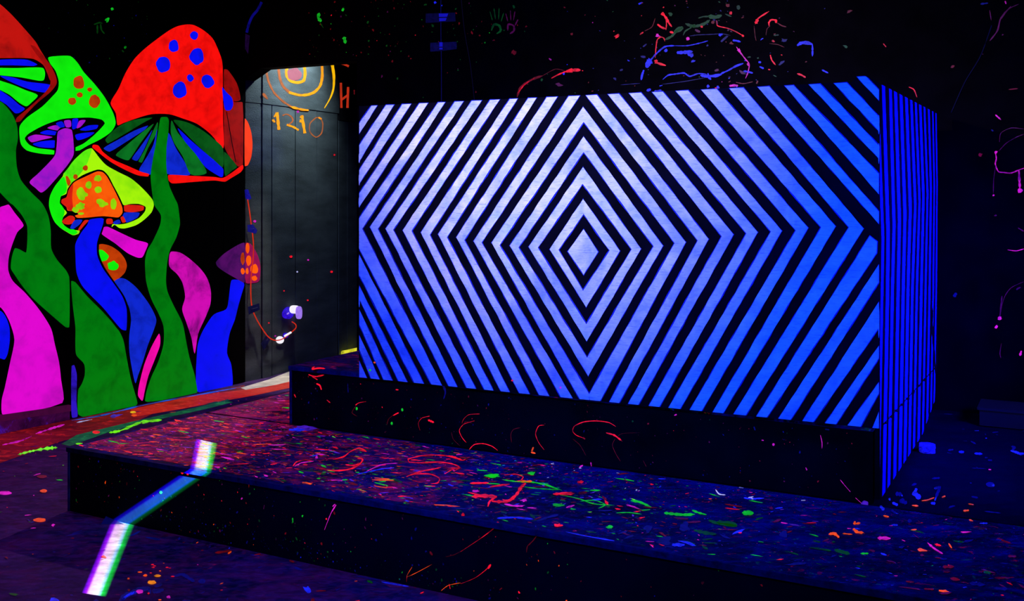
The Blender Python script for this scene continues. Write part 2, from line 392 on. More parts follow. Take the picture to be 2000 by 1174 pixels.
# hand thrown loops and puddles
d1_ = lambda *p: T(480, 660, 2.935, p); d2_ = lambda *p: T(900, 760, 2.835, p); d3_ = lambda *p: T(1400, 800, 3.138, p)
loops = [(d1_((500, 700), (560, 685), (600, 655), (650, 635), (690, 655), (650, 645)), 2.5, 'red'), (d1_((420, 755), (520, 765), (600, 755), (650, 730), (670, 700), (640, 695)), 3, 'red'),
         (d1_((570, 730), (620, 735), (665, 720)), 3, 'red'), (d1_((270, 740), (290, 715), (340, 703), (385, 712)), 2.5, 'red'),
         (d1_((940, 720), (930, 700), (1000, 680), (1080, 675), (1160, 682), (1240, 705), (1260, 700)), 2.2, 'red'), (d1_((935, 715), (1000, 720), (1100, 715), (1180, 725), (1225, 745), (1160, 750)), 2.6, 'red'),
         (d1_((950, 790), (1000, 770), (1080, 755), (1120, 745)), 3, 'red'), (d1_((920, 800), (960, 785), (1060, 785), (1110, 810), (1100, 835), (1060, 840)), 2.6, 'red'),
         (d1_((1140, 785), (1180, 760), (1230, 745), (1190, 770)), 2.2, 'red'), (d1_((1160, 680), (1200, 688), (1240, 705)), 3.5, 'red'),
         (d1_((640, 785), (700, 772), (780, 755), (850, 748)), 2.6, 'blue'), (d1_((690, 770), (780, 730), (870, 722)), 2.2, 'magenta'),
         (d1_((280, 740), (320, 720), (390, 710)), 2, 'magenta'),
         (d2_((60, 600), (120, 595), (200, 600)), 8, 'red'), (d2_((170, 625), (220, 628), (270, 620), (310, 585), (335, 545), (360, 525)), 7, 'red'),
         (d2_((150, 655), (160, 625), (200, 600)), 4, 'red'), (d2_((240, 480), (300, 475), (345, 490), (330, 510), (300, 515)), 2, 'red'),
         (d2_((230, 505), (300, 515), (400, 520), (470, 535), (540, 560)), 3, 'green'), (d2_((350, 545), (430, 555), (540, 562)), 1.8, 'green'),
         (d2_((450, 520), (520, 550), (560, 565)), 1.5, 'green'), (d2_((550, 590), (650, 610), (740, 640), (850, 648)), 1.8, 'green'), (d2_((660, 625), (740, 620), (800, 645), (760, 665)), 2, 'green'),
         (d2_((330, 515), (395, 515)), 5, 'orange'), (d2_((50, 525), (155, 523)), 4, 'red'), (d2_((160, 545), (270, 530)), 4, 'red'),
         (d2_((940, 622), (985, 628), (1055, 658)), 5, 'green'), (d2_((1125, 690), (1170, 695), (1230, 700), (1295, 698)), 6, 'green'), (d2_((1280, 675), (1320, 690), (1360, 700)), 4, 'green'),
         (d2_((1370, 730), (1430, 750), (1530, 762)), 8, 'dgreen'), (d2_((1290, 785), (1350, 800), (1415, 808)), 7, 'dgreen'), (d2_((860, 690), (930, 688), (1000, 697)), 1.6, 'green'),
         (d2_((510, 585), (570, 583), (630, 582)), 6, 'red'), (d2_((650, 580), (700, 575)), 7, 'dred'), (d2_((645, 520), (680, 517)), 6, 'red'), (d2_((200, 720), (300, 715), (400, 725)), 4, 'blue'),
         (d2_((420, 735), (480, 715), (540, 700)), 6, 'dblue'), (d2_((580, 795), (700, 820), (850, 845)), 3, 'blue'), (d2_((240, 640), (290, 650), (345, 652)), 4, 'magenta'),
         (d2_((1410, 560), (1430, 585), (1465, 590)), 2, 'white'), (d2_((1540, 548), (1565, 552)), 2, 'white'), (d2_((1575, 610), (1640, 612)), 4, 'blue'), (d2_((1590, 605), (1620, 600)), 2, 'white'),
         (d2_((900, 500), (930, 520), (960, 530)), 2, 'dmag'), (d2_((730, 615), (780, 615)), 3, 'blue'),
         (d3_((165, 545), (200, 550), (290, 548)), 3.5, 'blue'), (d3_((205, 545), (225, 555)), 3, 'white'),
         (d3_((835, 735), (860, 755), (900, 760)), 7, 'orange'), (d3_((850, 690), (840, 705), (880, 700)), 4, 'orange'), (d3_((685, 770), (720, 765), (750, 790)), 6, 'orange'), (d3_((770, 765), (830, 770)), 3, 'orange'),
         (d3_((985, 792), (1065, 795)), 7, 'magenta'), (d3_((1290, 820), (1330, 855), (1385, 890)), 4, 'magenta'), (d3_((1230, 862), (1290, 872)), 6, 'orange'), (d3_((1420, 825), (1440, 855)), 4, 'orange'),
         (d3_((1335, 830), (1375, 840)), 5, 'red'), (d3_((1200, 765), (1240, 795)), 1.5, 'dmag'), (d3_((1385, 970), (1455, 968)), 8, 'dred'), (d3_((1430, 1040), (1490, 1050)), 6, 'dred'), (d3_((1270, 1105), (1330, 1108)), 4, 'dred'),
         (d3_((565, 850), (640, 860), (700, 870)), 5, 'dgreen'), (d3_((720, 865), (815, 890)), 7, 'dgreen'), (d3_((880, 888), (930, 887)), 4, 'green'), (d3_((1550, 1070), (1640, 1080)), 8, 'dblue'), (d3_((1700, 1100), (1780, 1105)), 8, 'dblue'),
         (d3_((1510, 625), (1545, 622)), 6, 'orange'), (d3_((1540, 582), (1575, 588)), 3, 'orange'), (d3_((1545, 680), (1570, 688)), 4, 'orange'), (d3_((1190, 742), (1225, 740)), 3, 'orange'), (d3_((1020, 655), (1055, 663)), 4, 'orange'),
         (d3_((1610, 702), (1660, 702)), 3, 'blue'), (d3_((1640, 628), (1740, 640)), 3, 'dblue'), (d3_((1785, 903), (1835, 905)), 5, 'dmag'), (d3_((0, 695), (50, 700), (125, 715)), 9, 'dgreen'), (d3_((1635, 1000), (1680, 1008)), 7, 'dgreen')]
for pts, w, k in loops: stroke(mb, DECK, pts, w*.8, P_(k), .0028, jit=.45, n=5)
for c_, k in [((185, 484, 36, 9), 'green'), ((392, 470, 20, 8), 'green'), ((745, 565, 25, 4), 'green'), ((822, 768, 18, 7), 'green'), ((540, 757, 20, 8), 'red'), ((1037, 780, 22, 18), 'dblue'), ((1240, 770, 30, 26), 'dblue'), ((1130, 845, 40, 20), 'dblue'), ((1200, 868, 34, 10), 'blue'), ((350, 620, 18, 7), 'magenta'), ((85, 568, 18, 6), 'magenta'), ((170, 484, 36, 9), 'green'), ((545, 645, 30, 8), 'green')]:
    x, y, rx, ry = c_; oval(mb, DECK, 900+x/2.835, 760+y/2.835, rx/2.835, ry/2.835, P_(k), .003, .25)
for c_, k in [((185, 640, 34, 15), 'green'), ((410, 770, 30, 18), 'dblue')]:
    x, y, rx, ry = c_; oval(mb, DECK, 1400+x/3.138, 800+y/3.138, rx/3.138, ry/3.138, P_(k), .003, .2)
oval(mb, DECK, 592, 838, 20, 5, P_('violet'), .003, .3)
oval(mb, DECK, 578, 841, 14, 3, P_('blue'), .0032, .3)
mb.build('front_deck', stage, fix=False)
mb = MB()
mb.box(DECK.pt(0, DEEP+.006, -.02), U*ulen, W*(wlen-DEEP-.01), Z*.02, M_rear)
mb.poly([DECK.pt(.02, DEEP+.01, .0006), DECK.pt(OFFU-.005, DEEP+.01, .0006), DECK.pt(OFFU-.005, wlen-.3, .0006), DECK.pt(.02, wlen-.3, .0006)], M_deck_red)
rb = (DEEP+.03, wlen-.1)
scatter(mb, DECK, 330, lambda x, y: 1.0, [('red', 5), ('dred', 4), ('green', 3), ('orange', 2), ('magenta', 1), ('dmag', 3)], (.002, .012), (1, 4.5), 0.1, .7, .0016, 8, (.04, OFFU-.03), (DEEP+.03, 1.9))
boxr = (pBR - A0).dot(U)+.05
scatter(mb, DECK, 50, lambda x, y: 1.0, [('dblue', 7), ('blue', 1), ('dred', 1), ('orange', .4)], (.003, .012), (1, 4), 0.1, 1.7, .0016, 8, (boxr, ulen-.1), rb)
k3 = lambda *p: T(1760, 840, 8.333, p)
for pts, w, k in [(k3((250, 960), (230, 1010), (200, 1080)), 5, 'blue'), (k3((190, 1020), (240, 1060), (310, 1130)), 9, 'blue'), (k3((540, 965), (630, 945), (590, 1040), (560, 1130)), 5, 'dblue'), (k3((535, 962), (625, 950)), 4, 'blue'),
                  (k3((570, 1100), (545, 1165)), 3, 'blue'), (k3((760, 340), (850, 328)), 3, 'dblue'), (k3((935, 365), (1025, 368)), 5, 'blue'), (k3((1190, 392), (1320, 400)), 4.5, 'blue'), (k3((1780, 345), (1880, 375), (1940, 398), (2000, 392)), 4.5, 'blue'),
                  (k3((1790, 280), (1850, 290), (1795, 345)), 4, 'dblue'), (k3((500, 800), (630, 790)), 3.5, 'dblue'), (k3((1130, 190), (1215, 235)), 3, 'dblue'), (k3((1380, 890), (1520, 910)), 9, 'dblue'), (k3((1470, 912), (1520, 915)), 4, 'blue'),
                  (k3((330, 1165), (430, 1150), (540, 1110)), 2.5, 'orange'), (k3((660, 1110), (720, 1085)), 2.5, 'orange'), (k3((1420, 652), (1465, 656)), 2, 'magenta'), (k3((1150, 630), (1380, 640)), 1, 'dblue'), (k3((1360, 460), (1410, 458)), 2, 'dblue'), (k3((1410, 500), (1480, 505)), 3, 'dblue'),
                  (k3((1140, 1095), (1250, 1115)), 3, 'dblue'), (k3((0, 1060), (20, 1090)), 3, 'blue'), (k3((0, 1140), (50, 1165)), 6, 'dblue')]:
    stroke(mb, DECK, pts, w, P_(k), .0028, jit=.3)
for pts, w, k in [(d3_((1000, 595), (1025, 622)), 6, 'blue'), (d3_((1075, 575), (1110, 592)), 5, 'blue'), (d3_((1120, 560), (1165, 580)), 8, 'dblue'), (d3_((1070, 620), (1095, 640)), 4, 'dblue'), (d3_((1095, 520), (1135, 525)), 8, 'dblue'),
                  (d3_((1055, 548), (1062, 562)), 4, 'blue'), (d3_((1310, 578), (1340, 580)), 5, 'blue'), (d3_((1195, 592), (1235, 596)), 3, 'orange'), (d3_((1170, 685), (1195, 690)), 6, 'dblue'), (d3_((1070, 712), (1110, 714)), 3, 'blue')]:
    stroke(mb, DECK, pts, w, P_(k), .003, jit=.3)
mb.build('rear_deck', stage, fix=False)
# riser boards
mb = MB()
mb.box(RISER.pt(.006, 0, -.022)+W*0, U*(ulen-.006), Z*(hp-.022), W*.02, M_ply)
RP = Plane(RISER.O + W*.0215, U, Z)
RP = Plane(V(A0.x, A0.y, 0)+W*.0, U, Z)
mb.bm.free(); mb = MB()
mb.box(RP.pt(.006, 0, 0), U*(ulen-.006), Z*(hp-.022), W*.02, M_riser)
scatter(mb, RP, 300, lambda x, y: 1.0 if x < 2.6 else .25, [('dred', 5), ('dgreen', 4), ('dblue', 6), ('orange', .5), ('red', 1), ('green', 1), ('dmag', 2)], (.0012, .0045), (1, 2.2), 1.57, .8, .0008, 7, (.04, ulen-.1), (.01, hp-.03))
scatter(mb, RP, 140, lambda x, y: 1.0, [('dblue', 8), ('dgreen', 3), ('blue', 1)], (.0012, .004), (1, 1.6), 1.57, .8, .0008, 7, (.5, 2.3), (.01, .09))
r1 = lambda *p: T(200, 860, 2.857, p)
for pts, w, k, t in [(r1((1305, 360), (1275, 410), (1240, 500)), 3, 'magenta', 'end'), (r1((1285, 370), (1300, 355)), 2.5, 'magenta', 'both'), (r1((1062, 432), (1064, 460)), 3.5, 'green', 'both'), (r1((1080, 540), (1088, 558)), 3, 'dgreen', 'both'),
                     (r1((775, 330), (782, 320)), 3.5, 'magenta', 'both'), (r1((440, 168), (450, 188)), 5, 'red', 'both'), (r1((470, 175), (480, 195)), 5, 'red', 'both'), (r1((820, 215), (818, 265)), 1.5, 'dred', 'both'),
                     (r1((1730, 705), (1700, 760), (1760, 735), (1840, 692)), 1.5, 'orange', 'both'), (r1((1915, 650), (1960, 640), (2000, 620)), 1.5, 'dred', 'both'), (r1((1700, 760), (1698, 790)), 1.4, 'red', 'end'),
                     (r1((1890, 840), (1930, 810), (2000, 795)), 1.5, 'orange', 'both'), (r1((1935, 800), (1942, 830)), 1.5, 'red', 'both'), (r1((905, 360), (900, 385)), 2, 'dmag', 'both'),
                     (d2_((205, 735), (190, 765), (120, 820), (0, 900)), 3, 'red', 'end'), (d2_((208, 735), (200, 755)), 5, 'red', 'both'), (d2_((430, 770), (428, 800), (400, 840), (370, 870), (365, 905)), 1.8, 'dred', 'both'), (d2_((440, 790), (415, 806)), 3, 'red', 'both'),
                     (d2_((165, 972), (140, 1000), (80, 1045), (0, 1078)), 2.6, 'red', 'end'), (d2_((167, 970), (150, 995)), 5, 'red', 'both'), (d2_((215, 1112), (230, 1100)), 3, 'dred', 'both'), (d2_((5, 700), (20, 690)), 7, 'red', 'both')]:
    stroke(mb, RP, pts, w*.75, P_(k), .0012, t, .3)
x, y = r1((327, 290))[0]; oval(mb, RP, x, y, 3, 3, P_('green'), .0014)
mb.build('front_board', stage, fix=False)
mb = MB(); mb.box(RP.pt(-.006, 0, .004), U*.012, Z*(hp-.021), W*.024, M_corner); mb.build('corner_strip', stage)
mb = MB(); mb.box(RP.pt(-.006, hp-.021, .012), U*ulen, Z*.021, W*.012, M_blue_edge); mb.build('edge_strip', stage)
mb = MB(); mb.box(A0 + W*.03, U*.02, W*(wlen-.05), Z*(hp-.021), M_ply); mb.build('side_board', stage)

# ------------------------------------------------------------------ UPPER STAGE (thing)
wq = (BACK.O - C0).dot(W)-.03; uq = (pBR - C0).dot(U)-.03
up = thing('upper_stage', 'narrow black upper stage the striped box stands on, front board streaked with thin red loops', 'stage', C0)
mb = MB(); mb.box(TOP.pt(0, 0, -.022), U*uq, W*wq, Z*.022, M_deck)
scatter(mb, TOP, 60, lambda x, y: 1.0, [('dmag', 3), ('dred', 3), ('dblue', 3), ('red', .5)], (.002, .012), (1, 5), 0, 1, .001, 8, (.01, .5), (.02, 1.4))
mb.poly([TOP.pt(.01, .02, .0005), TOP.pt(.7, .02, .0005), TOP.pt(.7, 1.5, .0005), TOP.pt(.01, 1.5, .0005)], M_deck_red2)
stroke(mb, TOP, d1_((395, 165), (380, 180), (420, 175), (455, 178)), 3, P_('red'), .0016)
mb.build('deck', up, fix=False)
mb = MB(); mb.box(RISER2.pt(.008, 0.0005, 0), U*(uq-.008), Z*(hq-hp-.028), W*.02, M_ply)
RQ = RISER2
scatter(mb, RQ, 200, lambda x, y: 1.0 if x < 1.3 else .5, [('dred', 5), ('dmag', 3), ('dblue', 5), ('red', .6), ('dgreen', 1)], (.001, .004), (1, 2), 1.57, .8, .0008, 7, (.03, uq-.05), (.01, hq-hp-.04))
for pts, w, k, t in [(d1_((630, 385), (650, 372), (690, 365)), 3, 'red', 'end'), (d1_((635, 388), (618, 410), (610, 430), (640, 450)), 1.3, 'dred', 'both'), (d1_((845, 445), (878, 428)), 4, 'red', 'both'), (d1_((850, 440), (820, 465), (810, 500)), 1.2, 'dred', 'both'),
                     (d1_((1045, 470), (1080, 485)), 6, 'red', 'both'), (d1_((1055, 448), (1010, 460), (990, 490), (1000, 530)), 1.5, 'red', 'end'), (d1_((1340, 436), (1280, 440), (1250, 465), (1240, 490)), 1.6, 'red', 'end'),
                     (d1_((1312, 475), (1250, 495), (1225, 530), (1240, 570), (1265, 600)), 1.6, 'red', 'both'), (d1_((1240, 510), (1262, 480), (1300, 490)), 1.0, 'dred', 'both'), (d1_((1280, 642), (1310, 612), (1360, 606), (1410, 620), (1445, 645)), 2.6, 'red', 'both'),
                     (d1_((1575, 514), (1535, 525), (1520, 555), (1525, 600)), 1.3, 'dred', 'both'), (d1_((1712, 500), (1680, 505), (1662, 550), (1680, 600), (1712, 642)), 1.8, 'red', 'both'), (d1_((1180, 540), (1190, 580), (1230, 620)), 1, 'dred', 'both'),
                     (d1_((1640, 650), (1650, 625)), 5, 'orange', 'both'), (d1_((1635, 655), (1662, 662)), 5, 'orange', 'both'), (d1_((465, 355), (485, 372)), 3, 'red', 'both'), (d1_((278, 322), (288, 342)), 3, 'red', 'both'),
                     (d1_((360, 210), (400, 222), (450, 212)), 4, 'red', 'both'), (d1_((405, 262), (425, 272), (435, 298)), 5, 'red', 'both'), (d1_((380, 222), (412, 240), (400, 232)), 2, 'red', 'both'), (d1_((860, 296), (876, 298)), 3, 'red', 'both'),
                     (d2_((690, 275), (640, 255), (620, 232), (630, 205), (680, 182), (750, 176), (820, 185), (860, 208)), 2.4, 'red', 'both'), (d2_((805, 242), (850, 255), (890, 285)), 5, 'red', 'both'), (d2_((895, 290), (870, 262), (900, 245), (990, 242)), 1.2, 'dred', 'end'),
                     (d2_((620, 275), (660, 310), (695, 370)), 1, 'dred', 'both'), (d2_((855, 275), (840, 310), (860, 360), (885, 400)), 1.3, 'dred', 'both'), (d2_((720, 405), (724, 428)), 4, 'magenta', 'both'), (d2_((1010, 395), (1028, 430)), 1.2, 'dred', 'both'),
                     (d2_((1182, 146), (1196, 140)), 4, 'magenta', 'both'), (d3_((635, 155), (645, 200), (645, 240)), 2, 'magenta', 'both'), (d3_((757, 430), (785, 465), (820, 505)), 1.8, 'magenta', 'both'), (d3_((850, 540), (888, 575)), 1.4, 'magenta', 'both'),
                     (d3_((545, 355), (553, 372)), 4, 'magenta', 'both'), (d3_((275, 187), (288, 189)), 3, 'magenta', 'both'), (d3_((664, 120), (690, 124)), 4, 'dblue', 'both'), (d3_((228, 105), (236, 128)), 4, 'dblue', 'both'), (d1_((1130, 265), (1145, 310), (1135, 350)), 8, 'dblue', 'end'), (d1_((585, 260), (588, 315)), 2, 'dblue', 'both')]:
    stroke(mb, RQ, pts, w*.6, P_(k), .0012, t, .35)
x, y = d3_((348, 214))[0]; oval(mb, RQ, x, y, 2.5, 2.5, P_('magenta'), .0014)
x, y = d3_((908, 577))[0]; oval(mb, RQ, x, y, 7, 6, P_('violet'), .0014)
for x, y in d1_((637, 405), (898, 412), (838, 490)): oval(mb, RQ, x, y, 2, 3, P_('green'), .0014)
mb.build('front_board', up, fix=False)
mb = MB(); mb.box(RISER2.pt(-.006, 0, .004), U*.014, Z*(hq-hp-.027), W*.024, M_blue_edge); mb.build('corner_strip', up)
mb = MB(); mb.box(RISER2.pt(-.006, hq-hp-.0265, .012), U*((pBL-C0).dot(U)), Z*.021, W*.012, M_blue_edge); mb.build('edge_strip', up)
mb = MB(); mb.box(C0 + W*.03, U*.02, W*(wq-.04), Z*(hq-hp-.028), M_ply); mb.build('side_board', up)

# ------------------------------------------------------------------ STRIPED BOX (thing)
def stripe_mat():
    m, nt, b = newmat('chalky_white_stripe_paint')
    f = obj_noise(nt, 7, 8, (1, 1, 1.6), .7, .5); g = obj_noise(nt, 90, 4, (.25, .25, 2.2), .6, .3)
    s = obj_noise(nt, 3.1, 6, (1, 1, 1), .6, 1.0)
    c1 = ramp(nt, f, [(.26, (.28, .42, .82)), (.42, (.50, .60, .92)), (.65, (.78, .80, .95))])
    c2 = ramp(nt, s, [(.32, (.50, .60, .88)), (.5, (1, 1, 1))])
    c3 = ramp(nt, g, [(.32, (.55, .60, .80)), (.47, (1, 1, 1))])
    c = mixc(nt, 1.0, mixc(nt, 1.0, c1, c2, 'MULTIPLY'), c3, 'MULTIPLY')
    nt.links.new(c, b.inputs['Base Color']); b.inputs['Roughness'].default_value = .6; b.inputs['Specular IOR Level'].default_value = .2
    bump(nt, b, g, .35, .004)
    return m
M_stripe = stripe_mat()
M_halo = black('blue_stripe_halo', (.01, .02, .32), .3, 40, .7)  # blue halo of glow around the stripes, put in as colour
M_boardk = black('black_box_face', (.001, .001, .005), .5, 8, .7, .3, 90)
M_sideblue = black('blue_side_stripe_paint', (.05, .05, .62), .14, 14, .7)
box = thing('striped_box', 'big black box painted with pale blue nested diamond stripes on its front', 'box', V(pBL.x, pBL.y, pBL.z))
outline = [(701, 207.5), (1664, 160), (1675, 149.5), (1694, 148), (1718, 163), (1718, 838), (701, 737.5)]
cvx = [(701.5, 207), (1688, 147.5), (1717.5, 163), (1717.5, 837), (701.5, 737)]
ytop = lambda x: 208-.0487*(x-701); ybot = lambda x: 737+.0993*(x-701)
mb = MB()
mb.prism([BOXF.pt(*BOXF.ab(*p)) for p in outline], W*.018, M_boardk, M_ply)
Q = []
LO = {1: (1074, 487), 2: (1032.8, 482), 3: (996, 480), 4: (960.7, 474), 5: (925.4, 471), 6: (891.7, 463.6), 7: (856, 457.5), 8: (822.6, 454), 9: (787, 450), 10: (753.6, 446.7), 11: (723, 443.7)}
LI = {1: (1091, 488), 2: (1050.5, 483.5), 3: (1012.8, 483.5), 4: (976, 479), 5: (940.7, 473.7), 6: (907, 469), 7: (873, 463.6), 8: (839.5, 459), 9: (804, 451), 10: (768, 449), 11: (738, 447)}
RO = {1: (1210.7, 490), 2: (1252, 486), 3: (1295, 480), 4: (1339.5, 473), 5: (1384, 467), 6: (1432.6, 458), 7: (1480, 453.6), 8: (1527, 451), 9: (1578.5, 445), 10: (1632, 442), 11: (1686.6, 446.5)}
RI = {1: (1191, 489), 2: (1234, 487), 3: (1277, 481), 4: (1318, 475), 5: (1363, 470), 6: (1410, 461.5), 7: (1458, 456), 8: (1506, 452.5), 9: (1554.6, 450), 10: (1604, 444), 11: (1658.5, 444)}
TO = {1: (1139, 389), 2: (1139, 326.5), 3: (1140, 267), 4: (1139, 209)}; TI = {1: (1140, 417.6), 2: (1138, 359), 3: (1140, 297), 4: (1140, 238)}
BO = {1: (1145, 600), 2: (1146, 666.5), 3: (1149, 734.5)}; BI = {1: (1139, 568), 2: (1145.4, 633.5), 3: (1147, 699), 4: (1151, 770)}
TL_ = {5: (1111, 1132.5), 6: (1068, 1089), 7: (1032, 1048), 8: (996, 1011), 9: (957.6, 976), 10: (921.7, 941), 11: (888.6, 905.5), 12: (856, 869.5), 13: (819.5, 836), 14: (786, 803), 15: (754.5, 770), 16: (726, 737)}
TR_ = {5: (1144.7, 1166), 6: (1187.7, 1209), 7: (1229, 1252), 8: (1274, 1294.5), 9: (1320, 1344), 10: (1370, 1400), 11: (1425, 1452), 12: (1480, 1502.5), 13: (1532.5, 1550), 14: (1580, 1602), 15: (1629, 1654)}
BL_ = {4: (1133, 1151), 5: (1096, 1118.5), 6: (1054, 1073), 7: (1015, 1035), 8: (979, 996), 9: (947, 964), 10: (912, 930), 11: (877, 893.6), 12: (843.4, 863.5), 13: (809.5, 828), 14: (779, 796), 15: (749.6, 767), 16: (725, 741.5)}
BR_ = {4: (1152, 1172), 5: (1190, 1209), 6: (1227, 1246.5), 7: (1267, 1287.6), 8: (1305.5, 1328), 9: (1347, 1370), 10: (1392, 1412), 11: (1432.5, 1456), 12: (1477, 1497), 13: (1520, 1543.5), 14: (1567, 1588), 15: (1611, 1632), 16: (1655, 1680.5)}
Q.append([(1109.4, 491), (1140, 448), (1168, 492), (1140, 537)])
tp = lambda x: (x, ytop(x)); bt = lambda x: (x, ybot(x))
for k in range(1, 12):
    if k <= 4: Q += [[LO[k], TO[k], TI[k], LI[k]], [TO[k], RO[k], RI[k], TI[k]]]
    else: Q += [[LO[k], tp(TL_[k][0]), tp(TL_[k][1]), LI[k]], [tp(TR_[k][0]), tp(TR_[k][1]), RO[k], RI[k]]]
    if k <= 3: Q += [[LO[k], LI[k], BI[k], BO[k]], [RO[k], BO[k], BI[k], RI[k]]]
    elif k == 4: Q += [[LO[4], LI[4], BI[4], bt(1151), bt(1133)], [RI[4], RO[4], bt(1172), bt(1152), BI[4]]]
    else: Q += [[LO[k], LI[k], bt(BL_[k][1]), bt(BL_[k][0])], [RI[k], RO[k], bt(BR_[k][1]), bt(BR_[k][0])]]
Q.append([tp(856), tp(869.5), (707.6, 447), (701, 447), (701, 428)]); Q.append([(701, 447), (707.6, 447), bt(863.5), bt(843.4), (701, 484)])
for k, (a, b) in {13: (378, 404), 14: (333, 359), 15: (284, 315), 16: (241, 261)}.items(): Q.append([tp(TL_[k][0]), tp(TL_[k][1]), (702, b), (702, a)])
for k, (a, b) in {13: (498, 537), 14: (558, 583), 15: (605, 634), 16: (655, 682)}.items(): Q.append([(702, a), bt(BL_[k][1]), bt(BL_[k][0]), (702, b)])
Q.append([(702, 705), bt(717), bt(702)])
for k, (a, b) in {12: (413.6, 437), 13: (339.6, 379), 14: (284.4, 309.6), 15: (227.7, 256)}.items(): Q.append([tp(TR_[k][0]), tp(TR_[k][1]), (1716.5, a), (1716.5, b)])
Q.append([(1674, 150), (1691.6, 149.5), (1716.5, 175.7), (1716.5, 196)])
Q.append([(1699, 461), (1713, 472), (1712, 494), bt(1497), bt(1477)])
for k, (a, b) in {13: (517, 551), 14: (590, 640), 15: (676, 699), 16: (747, 768)}.items(): Q.append([(1716.5, a), (1716.5, b), bt(BR_[k][1]), bt(BR_[k][0])])
Q.append([(1716.5, 805), (1716.5, 838), bt(1704)])
def wobble(q, amp):
    out = []
    for i, p in enumerate(q):
        n = q[(i+1) % len(q)]; L = math.dist(p, n); s = max(1, int(L/9)); dx, dy = (n[0]-p[0])/L, (n[1]-p[1])/L
        ph = R.random()*50
        for j in range(s):
            t = j/s; e = math.sin(math.pi*t)**.3 if s > 1 and t > 0 else 0
            o = (noise.noise(V(ph+t*L/30, 1.7, 0))*1.8+noise.noise(V(ph+t*L/7, 5.1, 0))*.9)*amp*e*(1 if L > 40 else 0)
            out.append((p[0]+(n[0]-p[0])*t-dy*o, p[1]+(n[1]-p[1])*t+dx*o))
    return out
def grow(q, d):
    n = len(q); s = sum(q[i][0]*q[(i+1) % n][1]-q[(i+1) % n][0]*q[i][1] for i in range(n)); sg = 1 if s > 0 else -1
    out = []
    for i in range(n):
        a, b, c_ = q[i-1], q[i], q[(i+1) % n]
        n1 = (b[1]-a[1], a[0]-b[0]); n2 = (c_[1]-b[1], b[0]-c_[0]); l1 = math.hypot(*n1) or 1; l2 = math.hypot(*n2) or 1
        nx, ny = n1[0]/l1+n2[0]/l2, n1[1]/l1+n2[1]/l2; l = math.hypot(nx, ny) or 1
        out.append((b[0]+sg*nx/l*d, b[1]+sg*ny/l*d))
    return out
for q_ in Q:
    g_ = clip(wobble(grow(q_, 1.9), .8), cvx)
    if g_: mb.poly([BOXF.pt(*BOXF.ab(*p), .0006) for p in g_], M_halo)
    g_ = clip(wobble(q_, .7), cvx)
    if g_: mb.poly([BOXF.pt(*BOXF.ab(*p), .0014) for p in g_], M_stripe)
for pts in [[(702, 300), (702, 318)], [(702, 340), (702, 362)], [(702, 385), (702, 405)], [(702, 500), (702, 540)], [(702, 560), (702, 600)], [(1716.6, 225), (1716.6, 262)], [(1716.6, 280), (1716.6, 320)], [(1716.6, 600), (1716.6, 660)]]:
    stroke(mb, BOXF, pts, 2, M_stripe, .0015)
for x, y, k in [(1095, 757, 'magenta'), (732, 708, 'orange'), (723, 723, 'green'), (1001, 743, 'red')]: oval(mb, BOXF, x, y, 2.2, 1.8, P_(k), .002)
mb.build('front_panel', box, fix=False)
# side board with its own fine chevrons
mb = MB()
so = [(1718.3, 163.5), (1831, 222.5), (1831.5, 700), (1825, 783), (1801, 849), (1718.3, 977)]
mb.prism([BOXS.pt(*BOXS.ab(*p)) for p in so], -U*.018, M_boardk, M_ply)
tops = [1720.4, 1734.4, 1744.2, 1754.5, 1765, 1774.6, 1783.4, 1791.9, 1800.3, 1809.5, 1818.2, 1824.8, 1830.5]
vx = [1721.5, 1731, 1743, 1753.5, 1764.4, 1775, 1785, 1793.7, 1801, 1809.5, 1816, 1823, 1828.5]
vy = [467, 454, 441, 432, 421, 410, 401, 392, 384.6, 378, 370, 364, 360]
mids = [1720, 1730, 1740, 1751, 1761, 1770.5, 1779.5, 1788.5, 1797, 1805.7, 1813.5, 1821, 1827, 1833]
upx = [(1709, vx[0])] + [(tops[i-1], vx[i]) for i in range(1, 13)]
for i in range(13):
    t, v = upx[i]; sp_ = (vx[i+1] if i < 12 else vx[i]+5)-vx[i]; w_t = sp_*.50; w_v = sp_*.52; yy = vy[i]; m_ = mids[i]
    upper = [(t, 120), (t+w_t, 120+5), (v+w_v, yy-3), (v, yy+2)]
    lower = [(v, yy+2), (v+w_v, yy-3), (m_+w_v, 560), (m_+w_v-2.5, 700), (m_+w_v-8, 990), (m_-8, 990), (m_-2.5, 700), (m_, 560)]
    for q_ in (upper, lower):
        g_ = clip(q_, so)
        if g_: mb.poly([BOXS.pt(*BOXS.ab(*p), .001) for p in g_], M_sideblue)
# the joint between the upper and lower side sheets, a thin dark gap
jt = [(1722, 830.5), (1826, 716.5), (1827, 718.5), (1722, 833)]
mb.poly([BOXS.pt(*BOXS.ab(*p), .0016) for p in jt], M_ply)
for i in range(9):
    x = 1728+i*11; y = 831-(x-1722)*1.1; oval(mb, BOXS, x, y+2, 3, 2.5, M_boardk, .0018, .3)
stroke(mb, BOXS, [(1822, 590), (1820, 640), (1824, 690), (1826, 730)], 3, M_boardk, .0018, jit=.6)
mb.build('side_panel', box, fix=False)
mb = MB()
b0 = pBL + W*.06; b0.z = hq+.002
mb.box(b0+U*.01, U*((pBR-pBL).dot(U)-.05), W*(sfar-.1), Z*(pTL.z-hq-.05), M_ply); mb.build('body', box)

